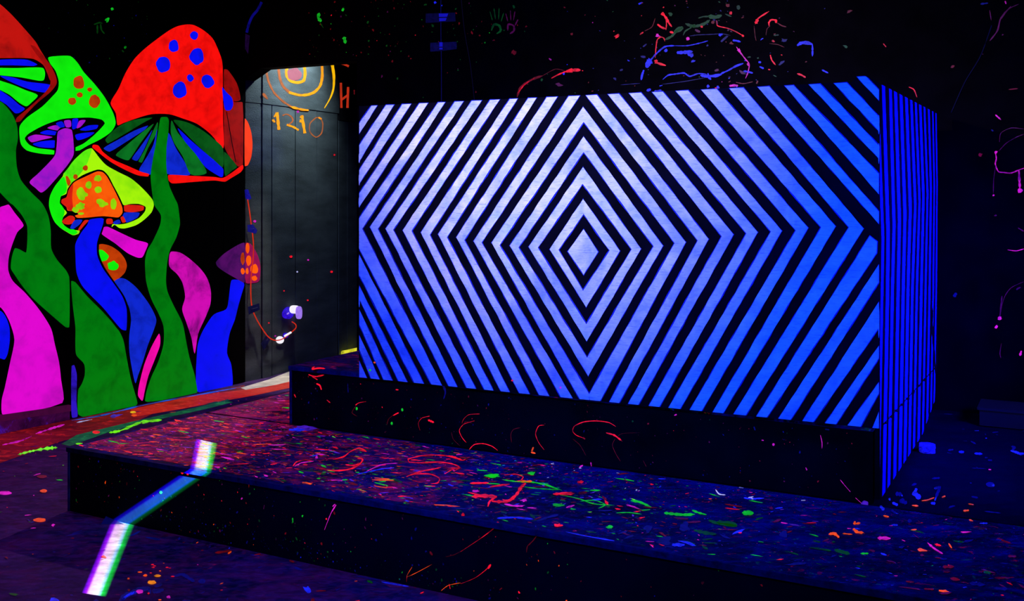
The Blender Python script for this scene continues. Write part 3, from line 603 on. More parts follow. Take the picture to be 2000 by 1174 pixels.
# ------------------------------------------------------------------ BACK WALL with doorway
mb = MB()
jx = BACK.ab(697, 400)[0]; lz = EYE+(HY-122)/F*BACK.hit(658, 122).y
lx = BACK.ab(509, 132)[0]
th = W*.12
prof = [BACK.pt(0, CEIL), BACK.pt(0, lz-.085), BACK.pt(lx, lz), BACK.pt(jx, lz), BACK.pt(jx, 0), BACK.pt(8.3, 0), BACK.pt(8.3, CEIL)]
mb.prism([p for p in prof], th, M_wall)
scatter(mb, BACK, 110, lambda x, y: 1.0 if x < jx+1.2 else 0, [('dred', 5), ('dgreen', 5), ('green', 1.2), ('dmag', 1), ('red', .5), ('blue', .5)], (.002, .008), (1, 1.6), 0, 3, .0008, 8, (.6, 2.6), (lz+.03, 3.0))
scatter(mb, BACK, 55, lambda x, y: 1.0, [('dred', 5), ('dgreen', 3), ('green', .6), ('dmag', 1), ('red', .7), ('blue', .6)], (.003, .009), (1, 1.6), 0, 3, .0008, 8, (jx+.03, 3.0), (2.05, 3.0))
scatter(mb, BACK, 150, lambda x, y: math.exp(-((x-3.7)/.6)**2), [('dred', 4), ('red', 1.6), ('dblue', 5), ('blue', 2.2), ('dgreen', 2), ('magenta', .7), ('dmag', 2)], (.002, .011), (1, 2.6), 0, .6, .0008, 8, (2.4, 5.3), (2.0, 2.75))
scatter(mb, BACK, 70, lambda x, y: 1.0, [('dmag', 6), ('dblue', 4), ('dred', 3), ('magenta', 1.2)], (.002, .008), (1, 2), 0, 3, .0008, 8, (5.2, 7.2), (.9, 2.5))
hero = [(cT((445, 120), (480, 165), (505, 210), (535, 250)), 5, 'red'), (cT((440, 120), (460, 140)), 9, 'red'), (cT((480, 165), (485, 230), (480, 280)), 2.4, 'red'), (cT((400, 225), (440, 255), (480, 268)), 4, 'red'), (cT((535, 290), (530, 310)), 8, 'red'),
        (cT((470, 385), (460, 355), (430, 345), (400, 370), (388, 440), (380, 540)), 2.6, 'red'), (cT((375, 560), (400, 585), (480, 610)), 5, 'red'), (cT((380, 570), (400, 578)), 9, 'red'), (cT((380, 170), (350, 250), (280, 290)), 1.4, 'dred'),
        (cT((470, 370), (530, 340), (580, 290), (640, 255)), 5, 'dgreen'), (cT((555, 300), (600, 275), (640, 255)), 10, 'dgreen'), (cT((660, 220), (740, 245), (830, 225), (890, 185)), 6, 'dgreen'), (cT((700, 245), (760, 240)), 8, 'dgreen'), (cT((870, 150), (940, 160), (1000, 142)), 9, 'dgreen'),
        (cT((780, 170), (830, 155), (900, 155)), 3, 'dgreen'), (cT((1030, 130), (1090, 155)), 3, 'dgreen'), (cT((640, 330), (660, 290), (720, 255)), 3, 'dgreen'),
        (cT((250, 745), (258, 700), (275, 650)), 4.5, 'blue'), (cT((300, 630), (320, 580), (345, 560)), 13, 'blue'), (cT((330, 570), (390, 500), (470, 435), (560, 425)), 3.5, 'blue'), (cT((560, 425), (680, 425), (800, 400), (870, 380)), 2.2, 'blue'),
        (cT((700, 335), (780, 325), (900, 320), (1000, 315), (1080, 330)), 1.5, 'dblue'), (cT((580, 490), (640, 488), (730, 480)), 7, 'blue'), (cT((680, 500), (735, 520)), 9, 'blue'), (cT((970, 330), (1010, 315)), 6, 'blue'), (cT((1100, 375), (1140, 380), (1175, 390)), 4, 'blue'),
        (cT((470, 460), (490, 480)), 7, 'blue'), (cT((450, 740), (500, 700), (560, 690), (650, 680), (700, 710), (780, 685), (860, 690)), 3, 'blue'), (cT((800, 700), (860, 710), (940, 705), (1000, 690)), 6, 'blue'), (cT((980, 690), (1060, 655), (1130, 615), (1200, 590)), 4, 'blue'),
        (cT((870, 680), (880, 720), (900, 740)), 5, 'blue'), (cT((440, 785), (600, 765), (700, 750), (860, 720)), 1.4, 'dblue'), (cT((1200, 662), (1240, 668), (1290, 680)), 4, 'blue'), (cT((60, 790), (240, 775)), 1.2, 'dblue'), (cT((300, 845), (340, 830)), 6, 'blue'), (cT((370, 850), (440, 840)), 4, 'blue'),
        (cT((1135, 435), (1165, 480), (1215, 545), (1255, 600), (1240, 680), (1220, 730)), 2.6, 'magenta'), (cT((1150, 455), (1170, 485)), 6, 'magenta'), (cT((1235, 590), (1258, 612)), 5, 'magenta'), (cT((680, 345), (688, 375)), 7, 'magenta'),
        (cT((950, 190), (960, 240), (1060, 265), (1140, 300), (1200, 335)), 2, 'red'), (cT((950, 190), (958, 230)), 3.5, 'dmag'), (cT((1185, 325), (1205, 340)), 4, 'red'), (cT((910, 195), (925, 220)), 7, 'dred'), (cT((800, 240), (822, 255)), 4, 'red'), (cT((1070, 120), (1095, 122)), 6, 'red'),
        (cT((1310, 225), (1325, 185), (1360, 155), (1440, 105)), 3, 'red'), (cT((1315, 220), (1335, 175)), 7, 'red'), (cT((1440, 245), (1438, 210), (1460, 185), (1505, 190), (1505, 215)), 3.6, 'red'), (cT((1495, 195), (1512, 205)), 6, 'red'), (cT((1510, 210), (1560, 240), (1600, 250)), 2, 'dred'),
        (cT((1300, 240), (1310, 340), (1320, 380)), 1.2, 'dred'), (cT((1410, 330), (1420, 270), (1450, 240)), 1.2, 'dred'), (cT((1450, 510), (1465, 560), (1500, 605)), 3, 'red'), (cT((1700, 685), (1740, 698), (1780, 722)), 4, 'red'), (cT((1440, 405), (1520, 415), (1580, 440)), 1.2, 'dred'),
        (cT((1700, 425), (1740, 400), (1800, 400), (1845, 415)), 7, 'blue'), (cT((1842, 415), (1843, 470), (1842, 525)), 4, 'blue'), (cT((1930, 650), (1990, 680)), 3, 'blue'), (cT((1150, 50), (1158, 90)), 7, 'dgreen'), (cT((1480, 330), (1530, 325)), 3, 'dgreen'),
        (cT((1070, 800), (1110, 795), (1150, 798)), 5, 'magenta'), (cT((1130, 765), (1200, 778), (1290, 760)), 2, 'dred'), (cT((1322, 780), (1335, 750)), 3, 'dred'), (cT((860, 800), (885, 805)), 6, 'blue'), (cT((955, 800), (975, 825)), 5, 'blue'), (cT((1350, 620), (1390, 638)), 4, 'blue'), (cT((1340, 578), (1365, 580)), 4, 'blue'),
        ([(1010, 190), (1018, 170), (1040, 155), (1060, 148)], 5, 'dred'), ([(1012, 182), (1025, 165), (1045, 152)], 2, 'red'), ([(1077, 153), (1090, 146), (1105, 140), (1120, 138)], 3, 'red'), ([(1105, 140), (1120, 137), (1134, 137)], 8, 'red'), ([(1060, 148), (1085, 135), (1105, 139)], 1.2, 'dred'),
        ([(1000, 100), (1008, 105)], 9, 'dred'), ([(1775, 170), (1785, 175), (1791, 190)], 2.4, 'red'), ([(1725, 85), (1731, 92)], 2, 'red'),
        ([(624, 25), (622, 35), (628, 42)], 7, 'green'), ([(672, 72), (675, 85)], 8, 'green'), ([(668, 18), (672, 20)], 7, 'green'), ([(624, 42), (632, 55)], 2, 'dgreen'),
        ([(960, 60), (965, 48), (975, 50), (978, 60), (970, 66)], 5, 'dgreen'), ([(962, 40), (957, 22)], 2, 'dgreen'), ([(968, 38), (965, 16)], 2, 'dgreen'), ([(974, 38), (975, 16)], 2, 'dgreen'), ([(979, 42), (984, 25)], 2, 'dgreen'),
        ([(992, 60), (993, 48), (1003, 50), (1004, 60), (996, 66)], 4, 'dmag'), ([(992, 42), (988, 26)], 2, 'dmag'), ([(998, 40), (997, 20)], 2, 'dmag'), ([(1003, 40), (1006, 22)], 2, 'dmag'), ([(1006, 50), (1012, 38)], 3, 'dmag'),
        ([(1975, 12), (1955, 35), (1948, 60), (1933, 80)], 3, 'dmag'), ([(1990, 8), (1970, 18), (1955, 38)], 1.6, 'dmag'), ([(1963, 2), (1965, 8)], 3, 'magenta'), ([(1915, 8), (1930, 6)], 4, 'dblue'), ([(1933, 20), (1936, 40)], 2, 'dmag'),
        ([(1944, 296), (1946, 310), (1944, 320), (1950, 335), (1962, 337), (1975, 338), (1990, 332), (2010, 325)], 2.6, 'magenta'), ([(1990, 332), (1991, 352), (1992, 368)], 5, 'magenta'), ([(1990, 368), (1994, 376)], 9, 'magenta'), ([(1943, 296), (1947, 299)], 7, 'magenta'),
        ([(1945, 322), (1941, 350), (1940, 380)], 1.6, 'dmag'), ([(1940, 380), (1941, 383)], 4, 'magenta'), ([(1950, 296), (1965, 280), (1985, 268), (2000, 262)], 1.5, 'dmag'), ([(1952, 278), (1955, 260), (1975, 250), (2000, 252)], 1.2, 'dmag'), ([(1944, 224), (1955, 234)], 3, 'magenta'),
        ([(1968, 488), (1985, 490), (2000, 486)], 2, 'magenta'), ([(1988, 445), (2000, 452)], 2.5, 'dmag'), ([(1970, 175), (1988, 173)], 2, 'dred'), ([(1957, 578), (1955, 600), (1952, 625)], 3.5, 'dmag'), ([(1952, 618), (1953, 625)], 8, 'magenta'), ([(1944, 637), (1948, 640)], 7, 'magenta'),
        ([(2000, 550), (1975, 562), (1962, 580), (1955, 605)], 1.5, 'dmag'), ([(1956, 670), (1953, 690), (1955, 700)], 1.5, 'dmag'), ([(1992, 695), (1995, 685)], 5, 'magenta'), ([(1863, 580), (1868, 572)], 6, 'dblue')]
for pts, w, k in hero: stroke(mb, BACK, pts, w*.85, P_(k), .0016, jit=.3)
stroke(mb, BACK, cF((925, 350), (926, 385)), 2.5, P_('dred'), .0016)
struct(mb.build('wall_back', fix=False))

# ------------------------------------------------------------------ LEFT WALL, mural boards
mb = MB()
s0 = (WL.O - K0).dot(MDIR); sh = -9.5
mb.prism([K0, K0+Z*CEIL, K0+Z*CEIL+MDIR*sh, K0+MDIR*sh], -WL.n*.12, M_wall)
kx = WL.ab(479, 300)[0]; k9 = WL.ab(509.6, 300)[0]; sz = EYE+(HY-203)/F*K0.y
mb.prism([WL.pt(kx, 0), WL.pt(k9, 0), WL.pt(k9, sz), WL.pt(kx, sz)], WL.n*.0012, M_plank)
mb.prism([WL.pt(kx, sz+.004), WL.pt(k9, sz+.004), WL.pt(k9, CEIL), WL.pt(kx, CEIL)], WL.n*.004, M_plank)
struct(mb.build('wall_left'))
mural = thing('mushroom_mural', 'bright mural of neon mushrooms painted on black boards along the left wall', 'mural', MUR.hit(300, 780))
def board(x0, x1, yb0, yb1):
    a0 = MUR.ab(x0, yb0); a1 = MUR.ab(x1, yb1)
    mb = MB(); top = 3.1
    mb.prism([MUR.pt(a0[0], a0[1]), MUR.pt(a1[0], a1[1]), MUR.pt(a1[0], top), MUR.pt(a0[0], top)], -MUR.n*.018, M_wall)
    return mb
b1 = board(-330, 136.5, 857, 790)
for pts, w, k in [([(196, 40)]*2, 1, 'dgreen')]: pass
b1.build('board', mural, fix=False)
b2 = board(138.5, 435.5, mwl(138.5)-1, mwl(435.5)-1)
for pts, w in [([(183, 48), (195, 44), (200, 46)], 3), ([(190, 48), (190, 66)], 3), ([(196, 46), (198, 58), (204, 66)], 3), ([(205, 40), (212, 36), (208, 44)], 4), ([(218, 15), (220, 20)], 5), ([(243, 95), (246, 90)], 4), ([(238, 98), (242, 102)], 3)]:
    stroke(b2, MUR, pts, w, P_('green') if w > 3 else P_('dgreen'), .0008)
scatter(b2, MUR, 60, lambda x, y: 1.0, [('dgreen', 4), ('dblue', 5), ('blue', .3)], (.002, .006), (1, 1.5), 0, 3, .0006, 7, (-1.35, -.4), (2.2, 3.05))
b2.build('board', mural, fix=False)
b3 = board(437, 477.5, mwl(437)-1, mwl(477.5)-1); b3.build('board', mural, fix=False)
def pm(name, rgb, **k): return paint('mural_'+name, rgb, **k)
m_red = pm('red', (250, 14, 10), var=.12, dark=(205, 8, 6)); m_dred = pm('dark_red', (150, 12, 10), dark=(95, 6, 8)); m_lred = pm('worn_red', (190, 20, 14), dark=(95, 6, 8), scale=4)
m_green = pm('green', (0, 120, 12), var=.15, dark=(0, 96, 8)); m_bgreen = pm('bright_green', (15, 240, 10), var=.1); m_dgreen = pm('deep_green', (8, 84, 20), dark=(4, 55, 14)); m_mgreen = pm('mid_green', (10, 112, 32), dark=(6, 84, 24))
m_blue = pm('blue', (8, 14, 245), var=.12, dark=(4, 16, 205)); m_mblue = pm('mid_blue', (14, 40, 205), dark=(8, 28, 160)); m_mag = pm('magenta', (222, 8, 205), var=.15, scale=4, dark=(180, 10, 175)); m_pink = pm('pink', (245, 10, 170))
m_wmag = pm('worn_magenta', (205, 12, 175), scale=7, dark=(115, 8, 110)); m_pur = pm('purple', (175, 20, 200), dark=(120, 20, 190)); m_dpur = pm('dark_purple', (80, 12, 95), dark=(45, 8, 70)); m_rose = pm('rose', (150, 12, 75), dark=(110, 10, 70))
m_lime = pm('lime', (165, 245, 10), var=.12, dark=(120, 215, 10), scale=6); m_lime2 = pm('yellow_green', (95, 240, 15), dark=(50, 205, 10)); m_oran = pm('orange', (250, 92, 8), dark=(235, 62, 6)); m_dor = pm('rust', (190, 60, 5), dark=(150, 40, 4))
m_lit_red = pm('lit_orange_red', (255, 62, 25)); m_blk = black('mural_black', (.006, .006, .010)); m_lspot = pm('lime_spot', (150, 215, 10), dark=(110, 190, 10)); m_tom = pm('tomato', (215, 30, 15))
def part(name, parent): return (MB(), name, parent)
def mush(label): 
    o = bpy.data.objects.new('painted_mushroom', None); COL.objects.link(o); o.parent = mural; o.matrix_parent_inverse = mural.matrix_world.inverted(); o['label'] = label
    bpy.context.view_layer.update(); return o
def put(parent, name, items, lay0=.001):
    mb = MB()
    for i, it in enumerate(items):
        lay = lay0 + i*.00003
        if it[0] == 'o':
            (x, y), = it[1]; rx, ry, m = it[2], it[3], it[4]; oval(mb, MUR, x, y, rx, ry, m, lay+.0004, it[5] if len(it) > 5 else .06)
        else:
            pts, m = it[0], it[1]; area(mb, it[2] if len(it) > 2 else MUR, pts, m, lay)
    return mb.build(name, parent, fix=False)
# 1 far-left red cap on a long green stem
g = mush('dark red cap on a long green stem')
put(g, 'cap', [(cA((-160, -90), (0, 20), (50, 65), (110, 130), (170, 200), (190, 235), (235, 310), (255, 360), (240, 385), (225, 350), (205, 310), (160, 282), (100, 277), (0, 278), (-160, 278)), m_lred),
               (cA((145, 215), (170, 225), (200, 258), (240, 310), (265, 360), (270, 400), (240, 440), (180, 490), (130, 540), (95, 580), (75, 582), (80, 562), (130, 520), (180, 475), (220, 435), (240, 400), (235, 350), (205, 300), (170, 255)), m_dred)], .0012)
put(g, 'gills', [(cA((-120, 290), (0, 285), (60, 283), (130, 286), (178, 308), (160, 315), (60, 312), (-120, 312)), m_blue), (cA((-120, 320), (0, 324), (80, 325), (160, 322), (205, 325), (215, 350), (208, 383), (180, 385), (100, 370), (-120, 345)), m_bgreen),
                 (cA((0, 363), (60, 370), (130, 390), (240, 405), (235, 430), (210, 442), (150, 430), (70, 400)), m_blue), (cA((-100, 350), (0, 385), (60, 405), (120, 430), (180, 455), (150, 490), (125, 508), (90, 490), (40, 450), (-100, 380)), m_bgreen),
                 (cA((-80, 390), (0, 432), (50, 465), (90, 500), (118, 520), (90, 540), (70, 540), (30, 500), (-80, 430)), m_blue)])
put(g, 'stem', [([(-60, 190), (0, 198), (12, 208), (25, 225), (33, 245), (35, 270), (31, 294), (33, 327), (41, 352), (61, 376), (82, 397), (94, 421), (99, 450), (100, 485), (111, 507), (128, 527), (135, 541), (136, 590), (135, 639), (128, 639), (102, 617), (64, 583), (43, 558), (28, 536), (21, 524), (23, 502), (29, 485), (38, 487), (51, 493), (53, 443), (43, 421), (25, 400), (20, 397), (0, 376), (-60, 300)], m_green)], .0008)
put(g, 'stem_foot', [(cD((326, 350), (345, 355), (400, 420), (470, 490), (540, 570), (565, 620), (580, 700), (600, 800), (630, 910), (610, 930), (480, 962), (400, 975), (358, 960), (358, 850), (375, 820), (388, 780), (385, 730), (350, 690), (345, 640), (345, 560), (332, 450)), m_green),
                     (cD((328, 740), (340, 735), (352, 780), (350, 900), (355, 970), (330, 975), (326, 900)), pm('smeared_violet', (45, 20, 190), dark=(15, 8, 90)))], .0008)
# 2 magenta stem far left
g = mush('broad magenta stem with a kinked top')
put(g, 'stem', [([(-60, 520), (0, 405), (8, 402), (17, 400), (28, 415), (46, 440), (34, 453), (24, 477), (17, 502), (16, 528), (25, 549), (47, 570), (68, 594), (85, 617), (100, 643), (107, 673), (115, 707), (119, 741), (121.5, 787), (6, 811), (3, 783), (9, 758), (19, 711), (28, 664), (19, 630), (8, 609), (0, 600), (-60, 590)], m_mag)], .0010)
g = mush('blue stem cut by the left picture edge')
put(g, 'stem', [([(-60, 610), (0, 607), (10, 617), (18, 638), (19, 664), (15, 690), (9, 702), (0, 700), (-60, 720)], m_blue)])
# 3 green cap
g = mush('bright green cap with rust spots on a purple stem')
capo = cA((230, 275), (270, 268), (335, 268), (370, 300), (400, 345), (450, 400), (500, 465), (540, 540), (552, 590), (530, 630), (480, 665), (420, 695), (380, 718), (355, 722), (330, 735), (260, 738), (200, 735), (130, 720), (100, 690), (92, 640), (95, 600), (130, 560), (200, 510), (250, 460), (275, 430), (280, 390), (265, 340), (240, 305))
und = cA((118, 662), (135, 640), (180, 613), (230, 590), (300, 568), (370, 563), (430, 562), (485, 572), (500, 590), (455, 640), (400, 685), (355, 708), (310, 760), (262, 720), (180, 708), (140, 692))
sp = [('o', cA((376, 395)), 11, 13, m_dor), ('o', cA((428, 428)), 5, 4, m_dor), ('o', cA((380, 453)), 6, 5, m_dor), ('o', cA((345, 483)), 8, 7, m_dor), ('o', cA((450, 485)), 11, 13, m_dor)]
put(g, 'cap', [(capo, m_bgreen), (und, m_blk)] + sp, .0013)
put(g, 'gills', [(cA((132, 657), (170, 643), (250, 655), (200, 668), (150, 680)), m_pur), (cA((155, 688), (200, 675), (264, 672), (262, 705), (190, 703)), m_blue), (cA((190, 635), (225, 622), (270, 630), (268, 645), (215, 643)), m_blue),
                 (cA((225, 612), (265, 598), (305, 612), (285, 625)), m_pur), (cA((266, 590), (295, 580), (308, 605), (290, 612)), m_blue), (cA((305, 578), (335, 575), (338, 605), (315, 608)), m_pur), (cA((345, 570), (372, 568), (365, 610), (345, 618)), m_blue),
                 (cA((378, 577), (408, 575), (385, 605), (365, 613)), m_pur), (cA((380, 620), (420, 600), (468, 598), (460, 615), (410, 625)), m_blue), (cA((358, 645), (400, 635), (450, 633), (420, 655), (370, 670)), m_blue)], .0022)
put(g, 'stem', [(cA((264, 640), (285, 612), (310, 608), (348, 618), (358, 680), (358, 740), (330, 795), (280, 855), (225, 915), (195, 928), (160, 900), (132, 870), (180, 825), (230, 775), (256, 740), (260, 690)), m_blk),
                (cA((275, 630), (300, 615), (320, 613), (342, 622), (350, 680), (350, 740), (320, 790), (270, 850), (220, 905), (195, 920), (170, 900), (140, 870), (180, 830), (230, 780), (262, 740), (270, 690)), m_pur)], .0026)
# 4 big red cap
g = mush('largest mushroom, huge red cap with blue spots')
put(g, 'cap', [(cB((545, 140), (585, 145), (640, 175), (690, 220), (720, 280), (742, 340), (748, 385), (749, 500), (750, 700), (752, 850), (680, 770), (600, 710), (520, 680), (440, 655), (340, 655), (250, 680), (180, 705), (145, 718), (135, 650), (105, 590), (150, 510), (190, 420), (240, 340), (300, 280), (370, 225), (440, 175), (490, 150)), m_red),
               ('o', cB((584, 203)), 8, 8, m_blue), ('o', cB((467, 265)), 10, 12, m_blue), ('o', cB((600, 324)), 14, 16, m_blue), ('o', cB((405, 372)), 14, 15.5, m_blue), ('o', cB((562, 447)), 6.5, 7, m_blue), ('o', cB((662, 466)), 12, 13, m_blue), ('o', cB((502, 517)), 14, 16, m_blue)], .0012)
put(g, 'cap_edge', [(cB((756, 398), (778, 402), (830, 480), (850, 572), (810, 580), (758, 520)), m_dred), (cB((756, 510), (800, 560), (815, 585), (862, 588), (864, 940), (835, 955), (775, 880), (758, 840)), m_dred),
                    (cB((745, 500), (770, 530), (800, 560), (808, 600), (795, 630), (765, 632), (755, 600)), m_blue), (cB((768, 640), (772, 640), (800, 800), (825, 930), (821, 930), (795, 800)), m_blk)], .0012)
put(g, 'gills', [(cB((75, 800), (130, 740), (200, 700), (270, 682), (345, 675), (300, 700), (200, 760), (90, 822)), m_dgreen), (cB((65, 850), (150, 800), (240, 750), (320, 720), (300, 745), (200, 810), (100, 870)), m_mblue),
                 (cB((135, 888), (200, 830), (290, 755), (352, 710), (320, 760), (270, 830), (210, 918), (170, 910)), m_mgreen), (cB((228, 910), (270, 850), (320, 780), (345, 745), (300, 850), (258, 922)), m_mblue),
                 (cB((265, 925), (300, 860), (340, 770), (375, 700), (370, 760), (320, 850), (285, 932)), m_mgreen), (cB((268, 975), (310, 905), (350, 830), (372, 740), (360, 860), (336, 1000), (300, 995)), m_mblue),
                 (cB((430, 760), (445, 770), (480, 850), (530, 930), (560, 1003), (430, 997), (425, 900)), m_mblue), (cB((455, 690), (490, 760), (560, 840), (620, 920), (655, 993), (565, 1000), (520, 900), (470, 820), (450, 760)), m_mgreen),
                 (cB((490, 735), (560, 800), (640, 870), (700, 920), (750, 968), (749, 1012), (735, 1015), (650, 960), (590, 880), (530, 810)), m_blue), (cB((465, 690), (540, 700), (620, 740), (700, 800), (749, 850), (749, 960), (700, 920), (620, 850), (540, 770)), m_dgreen),
                 (cB((756, 872), (780, 890), (830, 955), (800, 980), (765, 1010), (758, 990)), m_dgreen)])
put(g, 'cap_rim', [(cB((5, 830), (35, 835), (60, 870), (120, 915), (200, 950), (280, 985), (325, 998), (320, 1012), (260, 1005), (180, 970), (100, 925), (30, 870), (0, 845)), m_red),
                   (cB((437, 1003), (560, 1008), (700, 1015), (750, 1020), (800, 990), (862, 945), (866, 965), (850, 988), (790, 1025), (760, 1042), (700, 1035), (560, 1045), (460, 1052), (438, 1035)), m_red)], .0014)
put(g, 'stem', [([(314.5, 229), (326.5, 229), (329.5, 236), (328.5, 259), (324.8, 289.5), (324.8, 327), (329.9, 361), (340, 385), (347, 400), (351, 430), (351, 440), (344, 464), (332, 488), (326, 515), (324, 549), (327, 570), (339, 597), (356, 631), (363, 665), (370, 699), (380, 733), (385, 762), (384, 767), (322, 781), (288, 785), (283, 783), (286, 764), (295, 737), (309, 706), (319, 672), (319, 638), (308.6, 611), (295, 583.5), (285, 549), (283, 508.6), (288, 488), (298, 471), (312, 440), (313.7, 420), (301, 400), (295.8, 368), (294, 341), (299, 306.5), (306, 272), (312, 235)], m_green)], .0018)
# 5 lime cap
g = mush('lime yellow cap partly behind an orange cap')
lo = cC((365, 110), (420, 180), (470, 232), (560, 282), (640, 322), (700, 370), (760, 430), (800, 480), (808, 520), (790, 570), (740, 620), (680, 660), (600, 683), (560, 680), (525, 658), (480, 700), (270, 722), (230, 732), (190, 712), (140, 680), (100, 640), (75, 590), (57, 520), (65, 450), (100, 380), (155, 310), (165, 280), (200, 240), (240, 190), (300, 135), (335, 115))
li = cC((135, 495), (140, 455), (180, 435), (190, 400), (230, 350), (300, 300), (400, 262), (445, 268), (485, 310), (530, 400), (590, 515), (640, 508), (700, 508), (748, 528), (745, 560), (700, 610), (620, 645), (560, 655), (510, 655), (500, 720), (280, 735), (275, 700), (240, 695), (200, 690), (150, 640), (160, 600), (185, 570), (150, 530))
lg = cC((160, 312), (100, 380), (65, 450), (57, 520), (75, 590), (100, 640), (140, 680), (190, 710), (230, 730), (262, 712), (240, 692), (200, 685), (150, 640), (170, 560), (138, 500), (142, 455), (175, 430), (185, 400), (178, 350))
put(g, 'cap', [(lo, m_lime), (cC((365, 112), (335, 115), (300, 135), (240, 190), (200, 240), (165, 285), (180, 380), (240, 335), (320, 240)), m_lime2), (li, m_blk), (lg, m_bgreen), ('o', cC((247, 313)), 4.8, 5, m_dor), ('o', cC((317, 250)), 5, 5, m_dor), (cC((176, 310), (190, 308), (213, 350), (200, 380), (185, 360)), m_dor)], .0008)
put(g, 'gills', [(cC((597, 518), (680, 515), (735, 525), (732, 552), (660, 567), (597, 560)), m_tom), (cC((590, 572), (650, 568), (705, 572), (690, 605), (640, 632), (610, 640), (585, 600)), m_mblue), (cC((515, 640), (545, 622), (562, 622), (570, 645), (530, 655)), m_mblue), (cC((470, 615), (508, 615), (512, 648), (470, 650)), m_tom),
                 (cC((568, 602), (588, 597), (607, 635), (582, 642)), m_tom), (cC((150, 630), (200, 592), (240, 600), (235, 640), (200, 655), (165, 650)), m_tom), (cC((208, 680), (240, 625), (295, 622), (280, 650), (230, 688)), m_mblue), (cC((265, 690), (310, 625), (342, 625), (310, 660), (275, 700)), m_tom)], .0018)
# 6 orange cap and blue stem
g = mush('orange cap with lime spots on a wavy blue stem')
put(g, 'cap', [(cC((400, 265), (445, 270), (480, 310), (520, 380), (560, 455), (592, 530), (592, 575), (558, 612), (500, 608), (440, 603), (330, 613), (255, 614), (230, 595), (180, 545), (135, 505), (140, 468), (175, 452), (190, 400), (230, 345), (310, 303)), m_blk),
               (cC((400, 275), (440, 280), (470, 310), (510, 380), (550, 460), (580, 530), (582, 570), (555, 603), (500, 600), (440, 595), (330, 605), (260, 607), (242, 592), (270, 580), (230, 560), (190, 555), (180, 530), (145, 500), (148, 475), (180, 460), (200, 400), (240, 350), (310, 315)), m_oran),
               (cC((145, 500), (148, 475), (180, 460), (200, 400), (228, 365), (222, 460), (228, 555), (195, 552), (180, 530)), m_tom),
               ('o', cC((405, 325)), 7.5, 6, m_lspot, .15), ('o', cC((340, 372)), 6, 7, m_lspot), ('o', cC((407, 407)), 7, 6.5, m_lspot), ('o', cC((288, 435)), 10.5, 10.5, m_lspot, .2), ('o', cC((285, 525)), 8, 7, m_lspot, .2), ('o', cC((250, 548)), 7, 5, m_lspot, .2), ('o', cC((435, 500)), 9.5, 7.5, m_lspot, .2), ('o', cC((517, 508)), 6, 11, m_lspot), ('o', cC((285, 577)), 6, 2.4, m_lspot)], .0024)
put(g, 'stem', [(cD((402, 62), (482, 60), (455, 170), (455, 228), (480, 288), (528, 358), (570, 420), (590, 480), (586, 590), (548, 580), (512, 537), (462, 478), (412, 428), (365, 376), (340, 312), (336, 230), (336, 178), (362, 128), (392, 88)), m_blk),
                (cD((410, 68), (475, 65), (445, 170), (445, 230), (470, 290), (520, 360), (560, 420), (580, 480), (578, 575), (555, 570), (520, 530), (470, 470), (420, 420), (375, 370), (350, 310), (345, 230), (345, 180), (370, 130), (400, 90)), m_blue)], .0016)
# 7 small rust cap and blue stem
g = mush('small rust cap with two lime spots on a blue stem')
put(g, 'cap', [(cC((410, 802), (440, 795), (500, 810), (560, 850), (600, 900), (615, 950), (600, 1000), (560, 1040), (510, 1078), (480, 1050), (430, 970), (405, 900), (403, 850)), m_dor), (cC((405, 842), (440, 838), (485, 880), (470, 910), (430, 920), (408, 910)), m_bgreen), ('o', cC((515, 948)), 10, 9, m_bgreen, .1)], .0008)
put(g, 'stem', [(cE((5, 385), (40, 362), (75, 368), (130, 410), (180, 470), (220, 530), (250, 600), (235, 660), (200, 750), (170, 850), (145, 920), (130, 965), (110, 880), (95, 780), (95, 690), (105, 600), (90, 520), (40, 440)), m_mblue)], .0010)
g = mush('magenta bar behind the green stem'); put(g, 'stem', [(cC((440, 690), (455, 672), (480, 672), (560, 710), (680, 765), (765, 790), (750, 840), (725, 890), (690, 892), (620, 860), (530, 790), (470, 750), (435, 722)), m_mag)])
g = mush('thin pink sliver between blue and green stems'); put(g, 'stem', [(cE((265, 680), (272, 700), (270, 750), (240, 830), (205, 920), (185, 1000), (170, 1065), (145, 1035), (150, 980), (180, 860), (220, 760)), m_pink)], .0014)
g = mush('curved magenta stem with worn paint'); put(g, 'stem', [(cE((325, 230), (335, 210), (385, 215), (440, 250), (500, 305), (540, 360), (562, 430), (560, 510), (530, 590), (490, 680), (470, 795), (450, 700), (420, 610), (398, 540), (415, 470), (400, 390), (370, 340), (325, 295)), m_wmag)])
g = mush('dark purple cap with orange dots on a blue stem')
put(g, 'cap', [(cE((756, 160), (720, 170), (640, 220), (592, 270), (600, 295), (640, 325), (700, 360), (756, 387)), m_dpur), ('o', cE((745, 250)), 4, 12, m_dor), ('o', cE((745, 322)), 4, 6, m_oran)])
put(g, 'cap_tip', [(cE((761, 160), (790, 165), (826, 220), (846, 290), (842, 370), (828, 386), (761, 388)), m_rose, WL)], .0022)
mb = MB()
for x, y, rx, ry, m in [(772, 190, 4, 10, m_oran), (778, 262, 5, 10, m_oran), (811, 310, 8, 9, m_oran), (812, 362, 5.2, 5, m_oran), (769, 322, 3, 6, m_oran)]:
    (X, Y), = cE((x, y)); oval(mb, WL, X, Y, rx, ry, m, .0030)
mb.build('cap_dots', g, fix=False)
put(g, 'stem', [(cE((680, 375), (720, 372), (754, 395), (740, 450), (720, 520), (700, 600), (670, 680), (655, 790), (680, 860), (685, 985), (620, 995), (485, 1012), (485, 760), (500, 700), (530, 640), (580, 570), (650, 540), (665, 480)), m_blue)])
g2 = [o for o in mural.children if o.get('label', '').startswith('largest')][0]
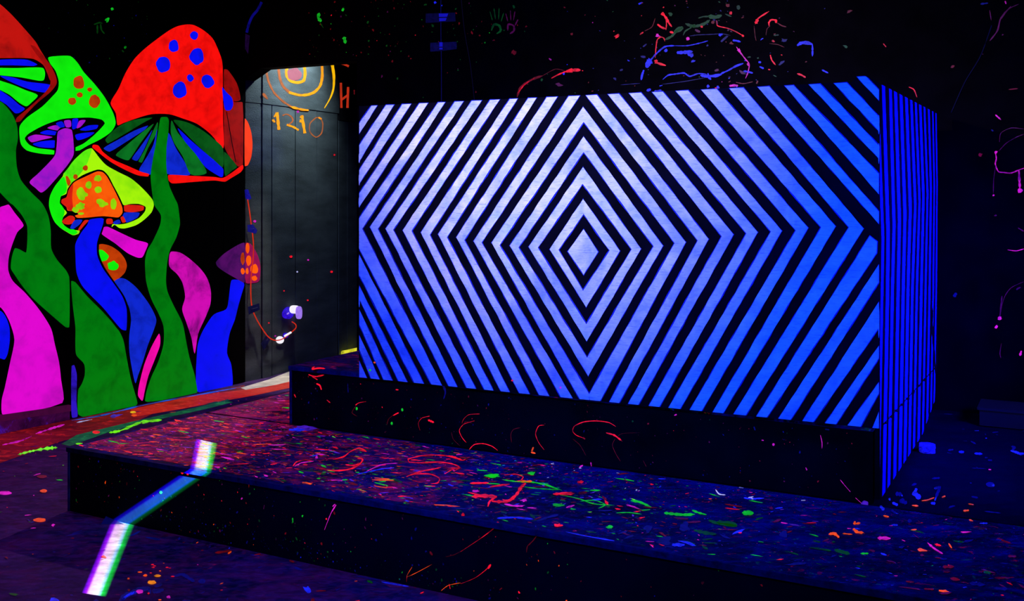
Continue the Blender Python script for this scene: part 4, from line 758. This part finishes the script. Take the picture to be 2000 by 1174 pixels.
put(g2, 'cap_corner', [(cB((873, 680), (890, 700), (910, 760), (917, 830), (910, 900), (890, 948), (873, 952)), m_lit_red, WL)], .0045)  # cap past the corner, passage light put into its brighter orange-red
# skirting under the left board
mb = MB()
a0 = MUR.ab(-330, 857); a1 = MUR.ab(136.5, 790)
M_skirt = stained('stained_skirting', (.02, .01, .03), (.1, .06, .12), [((70, 8, 70), 5, .3, .6, .7), ((50, 20, 190), 9, .55, .72, .7)])
mb.prism([MUR.pt(a0[0], 0), MUR.pt(a1[0], 0), MUR.pt(a1[0], a1[1]-.045), MUR.pt(a0[0], a0[1]-.045)], -MUR.n*.018, M_skirt)
mb.prism([MUR.pt(a0[0], a0[1]-.043, .012), MUR.pt(a1[0], a1[1]-.043, .012), MUR.pt(a1[0], a1[1]-.003, .012), MUR.pt(a0[0], a0[1]-.003, .012)], -MUR.n*.03, paint('brown_purple_ledge', (62, 6, 50), dark=(30, 3, 30)))
struct(mb.build('baseboard_left'))

# ------------------------------------------------------------------ PASSAGE beyond the doorway
mb = MB()
L1 = (K1-K0).length
seam_z = EYE+(HY-203)/F*K0.y
nrm = PL1.n
mb.prism([K0, K0+Z*CEIL, K1+Z*CEIL, K1], -nrm*.1, M_ply)
gx = [0.0] + [PL1.ab(x, 300)[0] for x in (529, 575, 617, 658)]
for i in range(4):
    a, b = gx[i]+.006, gx[i+1]-.006
    mb.prism([PL1.pt(a, .0), PL1.pt(b, .0), PL1.pt(b, seam_z), PL1.pt(a, seam_z)], nrm*.01, M_plank)
mb.prism([PL1.pt(0.004, seam_z+.004), PL1.pt(L1, seam_z+.004), PL1.pt(L1, CEIL), PL1.pt(.004, CEIL)], nrm*.014, M_plank)
m_yel = paint('door_orange', (255, 160, 20), dark=(200, 110, 30)); m_yel2 = paint('door_yellow', (255, 190, 10)); m_fad = paint('door_faded_orange', (190, 100, 50), .8, dark=(90, 70, 60)); m_pk = paint('door_pink', (205, 120, 140), .75, base=.1); m_or = paint('door_red', (200, 50, 25), .8)
PF = Plane(K0+nrm*.0145, d1, Z); PF2 = Plane(K0+nrm*.0105, d1, Z)
stroke(mb, PF, cF((763, 120), (765, 160), (778, 250), (775, 340), (752, 410), (710, 482)), 7.5, m_yel2, .0006, 'end', .1)
stroke(mb, PF, cF((380, 150), (382, 200), (392, 270), (415, 325), (460, 370)), 5, m_fad, .0006, None, .15)
stroke(mb, PF, cF((455, 368), (530, 388), (590, 385), (640, 365), (680, 320), (695, 250), (690, 130)), 5, m_yel, .0008, None, .15)
stroke(mb, PF, cF((515, 180), (450, 185), (437, 235), (460, 280), (510, 298), (560, 285), (572, 230), (560, 140)), 5.5, m_yel, .0006, None, .12)
x, y = cF((495, 235))[0]; oval(mb, PF, x, y, 13.5, 12.5, m_pk, .001, .08)
stroke(mb, PF, cF((290, 200), (310, 290), (350, 370), (410, 430), (470, 470)), 3.6, m_fad, .0006, None, .3)
stroke(mb, PF, cF((465, 470), (540, 490), (600, 497)), 4, m_yel, .0008, 'both', .3)
stroke(mb, PF, cF((268, 375), (305, 418)), 5, m_fad, .0006)
for pts, w, mm in [(cF((350, 545), (368, 515)), 3, m_yel), (cF((370, 512), (377, 570), (384, 637)), 5.5, m_yel), (cF((336, 572), (352, 566)), 3.5, m_yel), (cF((345, 580), (358, 577)), 3, m_yel), (cF((410, 535), (440, 525), (475, 545), (483, 575), (445, 605)), 2.6, m_fad), (cF((440, 600), (490, 618), (526, 640)), 4, m_yel),
                   (cF((532, 572), (550, 575)), 5.5, m_yel), (cF((536, 550), (548, 535)), 3, m_yel), (cF((549, 533), (558, 590), (570, 662)), 5.5, m_yel), (cF((652, 548), (608, 590), (606, 650), (650, 690), (690, 660), (698, 590), (680, 552), (650, 550)), 2, m_fad), (cF((668, 548), (690, 560)), 3, m_yel)]:
    stroke(mb, PF2, pts, w, mm, .0008, None, .25, 4)
for x, y, r, k in [(358, 395, 8, 'red'), (452, 413, 5, 'magenta'), (580, 478, 7, 'red'), (160, 202, 8, 'magenta'), (450, 633, 5, 'red'), (320, 582, 4, 'red'), (286, 640, 3, 'dred'), (237, 757, 5, 'red'), (392, 478, 5, 'white'), (272, 828, 5, 'magenta')]:
    (X, Y), = cG((x, y)); oval(mb, WL if X < 507 else PF2, X, Y, r/2.8, r/3.4, P_(k), .0018)
for (x, y, r, k) in [(782, 817, 7, 'red'), (520, 507, 9, 'magenta')]:
    (X, Y), = cF((x, y)); oval(mb, PF2, X, Y, r/3.67, r/3.67, P_(k), .001)
struct(mb.build('wall_passage_left', fix=False))
# second stretch, turned a little more away
mb = MB()
n2 = PL2.n
mb.prism([K1, K1+Z*CEIL, K2+Z*CEIL, K2], -n2*.1, M_ply)
g0 = 0
for a, b in ((.004, .18), (.19, .55), (.56, .9), (.91, 1.29)):
    mb.prism([PL2.pt(a, 0), PL2.pt(b, 0), PL2.pt(b, seam_z-.06), PL2.pt(a, seam_z-.06)], n2*.008, M_plank)
mb.prism([PL2.pt(.004, seam_z-.056), PL2.pt(1.29, seam_z-.056), PL2.pt(1.29, CEIL), PL2.pt(.004, CEIL)], n2*.011, black('near_black_board', (.02, .02, .022)))
PG = Plane(K1+n2*.0115, d2, Z)
for pts, w in [(cF((828, 300), (832, 480)), 4.5), (cF((880, 330), (875, 480)), 4.5), (cF((830, 425), (880, 385)), 4), (cF((808, 158), (845, 165), (885, 182)), 4)]: stroke(mb, PG, pts, w, m_or, .001, None, .12)
struct(mb.build('wall_passage_back', fix=False))
# lit passage floor put in as a glowing yellow strip; the dark end
mb = MB()
ye = paint('yellow_lit_floor', (225, 220, 50), .95, dark=(120, 120, 20))
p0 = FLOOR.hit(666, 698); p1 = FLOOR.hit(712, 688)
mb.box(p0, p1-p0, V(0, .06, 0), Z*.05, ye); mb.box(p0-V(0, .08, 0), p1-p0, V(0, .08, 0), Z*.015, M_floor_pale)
struct(mb.build('lit_floor_strip_1'))
mb = MB(); J = BACK.pt(jx, 0)+th
mb.prism([K2, K2+U*3.0, K2+U*3.0+Z*CEIL, K2+Z*CEIL], W*.1, M_wall)
dW = (K2-BACK.O).dot(W)-.125
mb.prism([K2+U*3.0, K2+U*3.0+Z*CEIL, K2+U*3.0-W*dW+Z*CEIL, K2+U*3.0-W*dW], U*.1, M_wall)
struct(mb.build('wall_passage_end'))
# ceiling and the remaining walls
mb = MB(); mb.prism([V(-11, -3, CEIL), V(9, -3, CEIL), V(9, 14, CEIL), V(-11, 14, CEIL)], Z*.1, M_ceil); struct(mb.build('ceiling'))
mb = MB(); E_ = BACK.pt(8.3, 0); mb.prism([E_, E_+Z*CEIL, E_-W*10+Z*CEIL, E_-W*10], U*.1, M_wall); struct(mb.build('wall_right'))
mb = MB(); S_ = K0+MDIR*sh; T_ = E_-W*10; mb.prism([S_, S_+Z*CEIL, T_+Z*CEIL, T_], V(0, -.1, 0), M_wall); struct(mb.build('wall_front'))

# ------------------------------------------------------------------ CABLES, TAPE, PLUG
def hitw(pl, pts, off): return [pl.pt(*pl.ab(*p), off) for p in pts]
m_cab = paint('red_cable_sheath', (215, 45, 20), .8); m_cabb = paint('blue_cable_sheath', (12, 12, 80), .7)
mb = MB()
pts = catmull(cG((107, 80), (118, 150), (132, 240), (142, 330), (138, 420), (128, 500), (126, 600), (134, 680), (160, 740), (195, 800), (225, 838), (262, 853), (305, 842), (345, 808), (372, 785), (372, 765), (350, 750)), False, 4)
p3 = []
for p in pts:
    pl = WL if p[0] < 505 else PF2; off = .03 if pl is WL and p[0] < 484 else .026
    p3.append(pl.pt(*pl.ab(*p), off))
for i in range(3): p3 = [p3[0]]+[(a+b*2+c_)/4 for a, b, c_ in zip(p3, p3[1:], p3[2:])]+[p3[-1]]
mb.tube(p3, .0045, m_cab)
tag(mb.build('cable'), 'thin red cable hanging down the corner beside the mural to the white plug', 'cable')
def tape(pl, pts, rgb, label, group=None, st=.7, off=.004):
    mb = MB(); m = paint('tape_%d_%d_%d' % rgb, rgb, st, .4, 40)
    P3 = [pl.pt(*pl.ab(*p), off) for p in pts]
    mb.prism(P3, -pl.n*.0025, m)
    # crinkled middle fold
    c_ = sum(P3, V(0, 0, 0))/len(P3); e = (P3[1]-P3[0])*.3; f = (P3[-1]-P3[0])*.5
    mb.tube([c_-e+pl.n*.002, c_+pl.n*.005, c_+e+pl.n*.002], .004, m, 6)
    o = mb.build('tape_strip'); tag(o, label, 'tape', group); return o
tape(WL, cG((90, 30), (108, 28), (126, 78), (108, 86), (94, 75)), (25, 20, 170), 'small crumpled blue tape at the top end of the red cable', off=.034)
tape(WL, cG((102, 222), (130, 218), (155, 250), (148, 270), (104, 258)), (20, 20, 130), 'blue tape on the red cable just above the purple painted cap', off=.04)
tape(WL, cG((104, 668), (166, 648), (170, 682), (110, 710)), (14, 14, 60), 'dark tape crossing the red cable below the purple painted cap', off=.04)
tape(PF2, cG((190, 870), (225, 812), (240, 850), (205, 905)), (16, 16, 55), 'dark slanting tape where the red cable turns to the plug', off=.010)
tape(BACK, [(833, 27), (890, 25), (891, 42), (833, 45)], (6, 6, 60), 'upper of two blue tape strips high on the dark back wall', off=.01)
tape(BACK, [(842, 84), (893, 82), (893, 96), (860, 100), (842, 101)], (8, 8, 75), 'lower of two blue tape strips high on the dark back wall', off=.01)
m_tb = paint('tape_bright_blue', (20, 20, 190), .8)
for o, q4 in ((bpy.data.objects['tape_strip.004'], [(859, 27), (877, 27), (872, 41), (860, 42)]), (bpy.data.objects['tape_strip.005'], [(860, 83), (866, 83), (866, 97), (860, 97)])):
    mb = MB(); mb.prism(hitw(BACK, q4, .013), -BACK.n*.002, m_tb); mb.build('cable_bulge', o)
tape(BACK, [(464, 66), (475, 68), (471, 106), (457, 95)][::1] if False else [(481, 66), (489, 70), (486, 105), (480, 95)], (30, 5, 55), 'dim purple tape above the doorway by the mural corner', off=.01)
def wire(pl, pts, r, m, label, off=.006):
    mb = MB(); mb.tube([pl.pt(*pl.ab(*p), off) for p in catmull(pts, False, 6)], r, m, 6); tag(mb.build('cable'), label, 'cable')
wire(BACK, [(862, -30), (862, 60), (863, 130), (863, 240)], .0022, paint('dim_blue_wire', (10, 10, 85), .8), 'thin straight blue wire running under both tape strips on the back wall')
wire(BACK, [(901, -10), (908, 60), (920, 130), (932, 240)], .0018, paint('dimmer_wire', (12, 8, 40), .8), 'faint slanting wire right of the two blue tape strips')
wire(BACK, [(1937, 50), (1915, 110), (1885, 160), (1858, 220)], .0025, paint('dimmer_wire2', (5, 5, 50), .8), 'faint slanting wire on the back wall right of the striped box')
wire(BACK, [(513, 5), (505, 20), (495, 32), (488, 48), (484, 64)], .010, paint('blue_flex', (10, 8, 120), .8, .6, 12), 'short blue cord above the doorway', .012)
# plug: a white adaptor on the planks
m_wh = paint('white_plastic_glow', (245, 240, 250), 1.0, .05); m_lav = paint('lavender_plastic', (165, 125, 245), .95, .2, 60); m_vio = paint('violet_plastic', (50, 12, 215), .9, .5, 60)
plug = thing('plug_adaptor', 'chunky white adaptor plugged in on the dark planks, red cable below it', 'plug', PF2.hit(566, 612))
def slab(pl, cx, cy, rx, ry, d0, d1, m, name, par, sq=3.2, seg=24, rot=0):
    mb = MB(); rings = []
    for dd, k in ((d0, .92), (d0+(d1-d0)*.15, 1), (d1-(d1-d0)*.2, 1), (d1, .88)):
        ring = []
        for i in range(seg):
            t = 2*math.pi*i/seg; c_, s_ = math.cos(t), math.sin(t)
            r_ = (abs(c_)**sq+abs(s_)**sq)**(-1/sq); x = rx*k*r_*c_; y = ry*k*r_*s_
            ring.append(mb.bm.verts.new(pl.pt(*pl.ab(cx+x*math.cos(rot)-y*math.sin(rot), cy+x*math.sin(rot)+y*math.cos(rot)), dd)))
        rings.append(ring)
    mi = mb.mi(m)
    for A_, B_ in zip(rings, rings[1:]):
        for i in range(seg): f = mb.bm.faces.new((A_[i], A_[(i+1) % seg], B_[(i+1) % seg], B_[i])); f.material_index = mi; f.smooth = True
    mb.bm.faces.new(rings[0]); mb.bm.faces.new(rings[-1])
    return mb.build(name, par)
slab(PF2, 560, 611, 9, 12, 0, .035, m_vio, 'socket_base', plug, 2.4, rot=.5)
slab(PF2, 566, 604, 8.5, 8, .036, .06, m_wh, 'cap', plug, 2.6)
slab(PF2, 570.5, 610, 5.8, 12.5, .061, .075, m_lav, 'face', plug, 2.8)
mb = MB(); mb.tube(hitw(PF2, [(553, 613), (556, 611)], .04), .006, m_lav, 6); mb.build('pin', plug)
clipo = thing('cable_clip', 'round white clip holding the red cable below the adaptor', 'clip', PF2.hit(546, 663))
slab(PF2, 546, 664, 7.5, 7.2, 0, .008, m_wh, 'disc', clipo, 2.0)
slab(PF2, 557, 655, 4.5, 5, 0, .010, m_vio, 'tab', clipo, 2.5)
mb = MB(); mb.tube(hitw(PF2, [(551, 656), (563, 649)], .026), .0085, m_wh, 8); mb.build('sleeve', bpy.data.objects['cable'])

# ------------------------------------------------------------------ LOOSE BITS
# crumpled lump by the far foot of the side board
mb = MB()
ctr = DECK.hit(1811, 884)+Z*.02
bm = mb.bm; bmesh.ops.create_icosphere(bm, subdivisions=3, radius=1.0)
for v in bm.verts:
    n = noise.noise(v.co*2.1+V(3, 1, 2))*.35+noise.noise(v.co*5.3)*.14
    c_ = v.co*(1+n); c_ = V(max(-.8, min(.8, c_.x)), c_.y, max(-.62, min(.62, c_.z)))
    v.co = ctr + U*(c_.x*.043) + W*(c_.y*.03) + Z*(c_.z*.036)
mi = mb.mi(paint('crumpled_blue', (22, 22, 235), .75, .8, 30))
for f in bm.faces: f.material_index = mi
tag(mb.build('crumpled_rag'), 'small crumpled blue lump on the stage by the striped side board', 'rag')
# little folded paper at the foot of the stage
mb = MB(); a = FLOOR.hit(197, 1024); b = FLOOR.hit(243, 1024); tpz = RP.hit(214, 1006)-W*.02
m_pp = paint('folded_paper_blue', (8, 8, 90), .6, .4); bb = b+W*.03
mb.poly([a, b, tpz], m_pp); mb.poly([a, tpz, a+W*.03], m_pp); mb.poly([tpz, b, a+W*.03], m_pp)
tag(mb.build('folded_paper'), 'small dark blue folded scrap at the foot of the low stage by the light streak', 'paper')
# low dark plinth against the back wall, far right
pl_t = thing('low_plinth', 'low dark blue plinth against the back wall at the far right', 'plinth', DECK.hit(1960, 836))
a = DECK.hit(1913, 833)
mb = MB(); m_pl = paint('plinth_navy', (4, 4, 26), .8, .3, base=.3)
mb.box(a+Z*.006, U*1.2, W*min(.25, (BACK.O-a).dot(W)-.02), Z*.085, m_pl); mb.build('plinth_body', pl_t)
mb = MB(); mb.box(a+Z*.087-W*.012-U*.01, U*1.22, W*min(.25, (BACK.O-a).dot(W)-.02), Z*.012, paint('plinth_edge', (5, 5, 36), .8)); mb.build('plinth_top', pl_t)

# ------------------------------------------------------------------ LIGHTS
def area_l(name, loc, to, size, power, col, sy=None, spread=math.pi):
    l = bpy.data.lights.new(name, 'AREA'); l.shape = 'RECTANGLE'; l.size = size; l.size_y = sy or size; l.energy = power; l.color = col; l.spread = spread
    o = bpy.data.objects.new(name, l); COL.objects.link(o); o.location = loc; o.rotation_euler = (V(*to)-V(*loc)).to_track_quat('-Z', 'Y').to_euler(); return o
def spot_l(name, loc, to, power, col, ang, blend, r=.05):
    l = bpy.data.lights.new(name, 'SPOT'); l.energy = power; l.color = col; l.spot_size = math.radians(ang); l.spot_blend = blend; l.shadow_soft_size = r
    o = bpy.data.objects.new(name, l); COL.objects.link(o); o.location = loc; o.rotation_euler = (V(*to)-V(*loc)).to_track_quat('-Z', 'Y').to_euler(); return o
BL = (.004, .045, 1.0)
mid = (pTL+pBR)/2
area_l('black_light_ceiling', tuple(V(mid.x, mid.y, 3.1) - W*.55), tuple(V(mid.x, mid.y, 0) - W*.7), 2.6, 19, (.006, .012, 1), .4)
area_l('blue_fill_floor', (-1.4, 2.2, 3.05), (-1.6, 3.9, 0), 1.5, 8, (.03, .012, 1), .6)  # unseen blue fill added to lift the left floor
area_l('blue_fill_front', tuple(mid - W*3.0 + Z*1.0), tuple(mid + Z*.12), 1.6, 44, (.002, .085, 1), .5, 1.35)  # unseen blue fill added to light the striped front
spot_l('lavender_wash', tuple(mid - W*2.8 - U*1.0 + Z*1.4), tuple(mid - U*.36 + Z*.66), 590, (.80, .64, .50), 45, 1.0, .1)  # unseen spot added to turn the upper panel lavender
area_l('blue_fill_right', tuple(pBR + U*1.9 - W*.3 + Z*1.4), tuple(pBR + W*.9 + Z*.5), .8, 105, (.002, .008, 1), .5, .95)  # unseen blue fill added to light the side board
# bright lamp inside the passage, hung close to the planks
lp = PL1.pt(.40, 3.05, .45)
spot_l('passage_lamp', tuple(lp), tuple(PL1.pt(.40, 2.56)), 170, (.72, .92, 1.0), 92, 1.0, .05)
spot_l('passage_spill_lamp', (-1.05, 8.45, 2.62), (-1.9, 4.9, .2), 300, (.95, .34, .75), 42, .8, .03)
fp = FLOOR.hit(525, 748)
spot_l('passage_floor_fill', (fp.x+.25, fp.y+.05, 3.0), tuple(fp), 330, (1.0, .93, .82), 22, .9, .04)  # extra spot added only to brighten the floor at the doorway
# streak projector: a slit of light thrown across the stage corner and the floor
P2_ = DECK.hit(393, 914); P3_ = FLOOR.hit(240, 1022); P1_ = DECK.hit(398, 861); P4_ = FLOOR.hit(172, 1160)
dd = ((P2_-P1_).normalized()+(P4_-P3_).normalized()).normalized()
nn = dd.cross(P2_-P3_).normalized()
LX, LY = 1.0, 2.1
LZ = P3_.z - ((LX-P3_.x)*nn.x+(LY-P3_.y)*nn.y)/nn.z
Lp = V(LX, LY, LZ); cen = (P1_+P4_)/2; cen = cen - nn*(cen-Lp).dot(nn)
print('slit lamp', Lp)
l = spot_l('slit_projector', tuple(Lp), tuple(cen), 38000, (1, 1, 1), 60, 0.0, .002)
l.data.use_nodes = True; nt = l.data.node_tree; nt.nodes.clear()
out = nt.nodes.new('ShaderNodeOutputLight'); em = nt.nodes.new('ShaderNodeEmission'); nt.links.new(em.outputs[0], out.inputs[0])
geo = nt.nodes.new('ShaderNodeNewGeometry')
def dotn(v):
    n = nt.nodes.new('ShaderNodeVectorMath'); n.operation = 'DOT_PRODUCT'; n.inputs[1].default_value = v; nt.links.new(geo.outputs['Incoming'], n.inputs[0]); return n.outputs['Value']
fw = (cen-Lp).normalized(); al = nn.cross(fw).normalized()
def mth(op, a, b=None):
    n = nt.nodes.new('ShaderNodeMath'); n.operation = op
    for i, x in enumerate((a, b)):
        if x is None: continue
        if isinstance(x, (int, float)): n.inputs[i].default_value = x
        else: nt.links.new(x, n.inputs[i])
    return n.outputs[0]
f_ = dotn(fw)
ac = mth('DIVIDE', dotn(nn), f_); lg_ = mth('DIVIDE', dotn(al), f_)
e1 = (P1_-Lp); e4 = (P4_-Lp); t1 = e1.dot(al)/e1.dot(fw); t4 = e4.dot(al)/e4.dot(fw); lo_, hi_ = min(t1, t4), max(t1, t4)
hw = .0085
inside = mth('MULTIPLY', mth('GREATER_THAN', lg_, lo_), mth('LESS_THAN', lg_, hi_))
fr = mth('DIVIDE', mth('ADD', ac, hw), 2*hw)
rp = nt.nodes.new('ShaderNodeValToRGB'); cr = rp.color_ramp
st = [(0.0, (0, 0, 0, 1)), (.05, (0, .25, .002, 1)), (.20, (.0, .6, .01, 1)), (.32, (.25, .8, .4, 1)), (.42, (.5, .8, .28, 1)), (.72, (.55, .6, .35, 1)), (.82, (.20, .01, .30, 1)), (.96, (.05, 0, .16, 1)), (1.0, (0, 0, 0, 1))]
while len(cr.elements) < len(st): cr.elements.new(.5)
for e, (p, c_) in zip(cr.elements, st): e.position = p; e.color = c_
e2 = (RP.hit(393, 926)-Lp); e3 = (P3_-Lp); t2 = e2.dot(al)/e2.dot(fw); t3 = e3.dot(al)/e3.dot(fw)
midm = mth('MULTIPLY', mth('GREATER_THAN', lg_, min(t2, t3)), mth('LESS_THAN', lg_, max(t2, t3)))
far = mth('MULTIPLY', mth('GREATER_THAN', lg_, min(t1, t2+(t1-t2)*.06)), mth('LESS_THAN', lg_, max(t1, t2+(t1-t2)*.06)))
beam_zones = mixc(nt, far, mixc(nt, midm, (1.3, 1.3, 1.2, 1.0), (.7, 2.2, 12.0, 1.0)), (3.2, 4.2, 2.6, 1.0))  # made-up tint along the beam: bluer on stage front, stronger on deck
nt.links.new(fr, rp.inputs[0]); nt.links.new(mixc(nt, 1.0, rp.outputs[0], beam_zones, 'MULTIPLY'), em.inputs['Color']); nt.links.new(mth('MULTIPLY', inside, 1.0), em.inputs['Strength'])

# ------------------------------------------------------------------ WORLD, CAMERA
w = bpy.data.worlds.new('World'); SC.world = w; w.use_nodes = True
w.node_tree.nodes['Background'].inputs[0].default_value = (.002, .003, .05, 1); w.node_tree.nodes['Background'].inputs[1].default_value = .3
cam = bpy.data.cameras.new('camera'); co = bpy.data.objects.new('camera', cam); COL.objects.link(co)
co.location = CAM; co.rotation_euler = (math.pi/2, 0, 0); cam.sensor_width = 36; cam.lens = F*36/2000; cam.shift_y = -(587-HY)/2000; cam.clip_end = 100; cam.clip_start = .05
SC.camera = co
SC.view_settings.view_transform = 'Standard'; SC.view_settings.look = 'None'; SC.view_settings.exposure = 0; SC.view_settings.gamma = 1
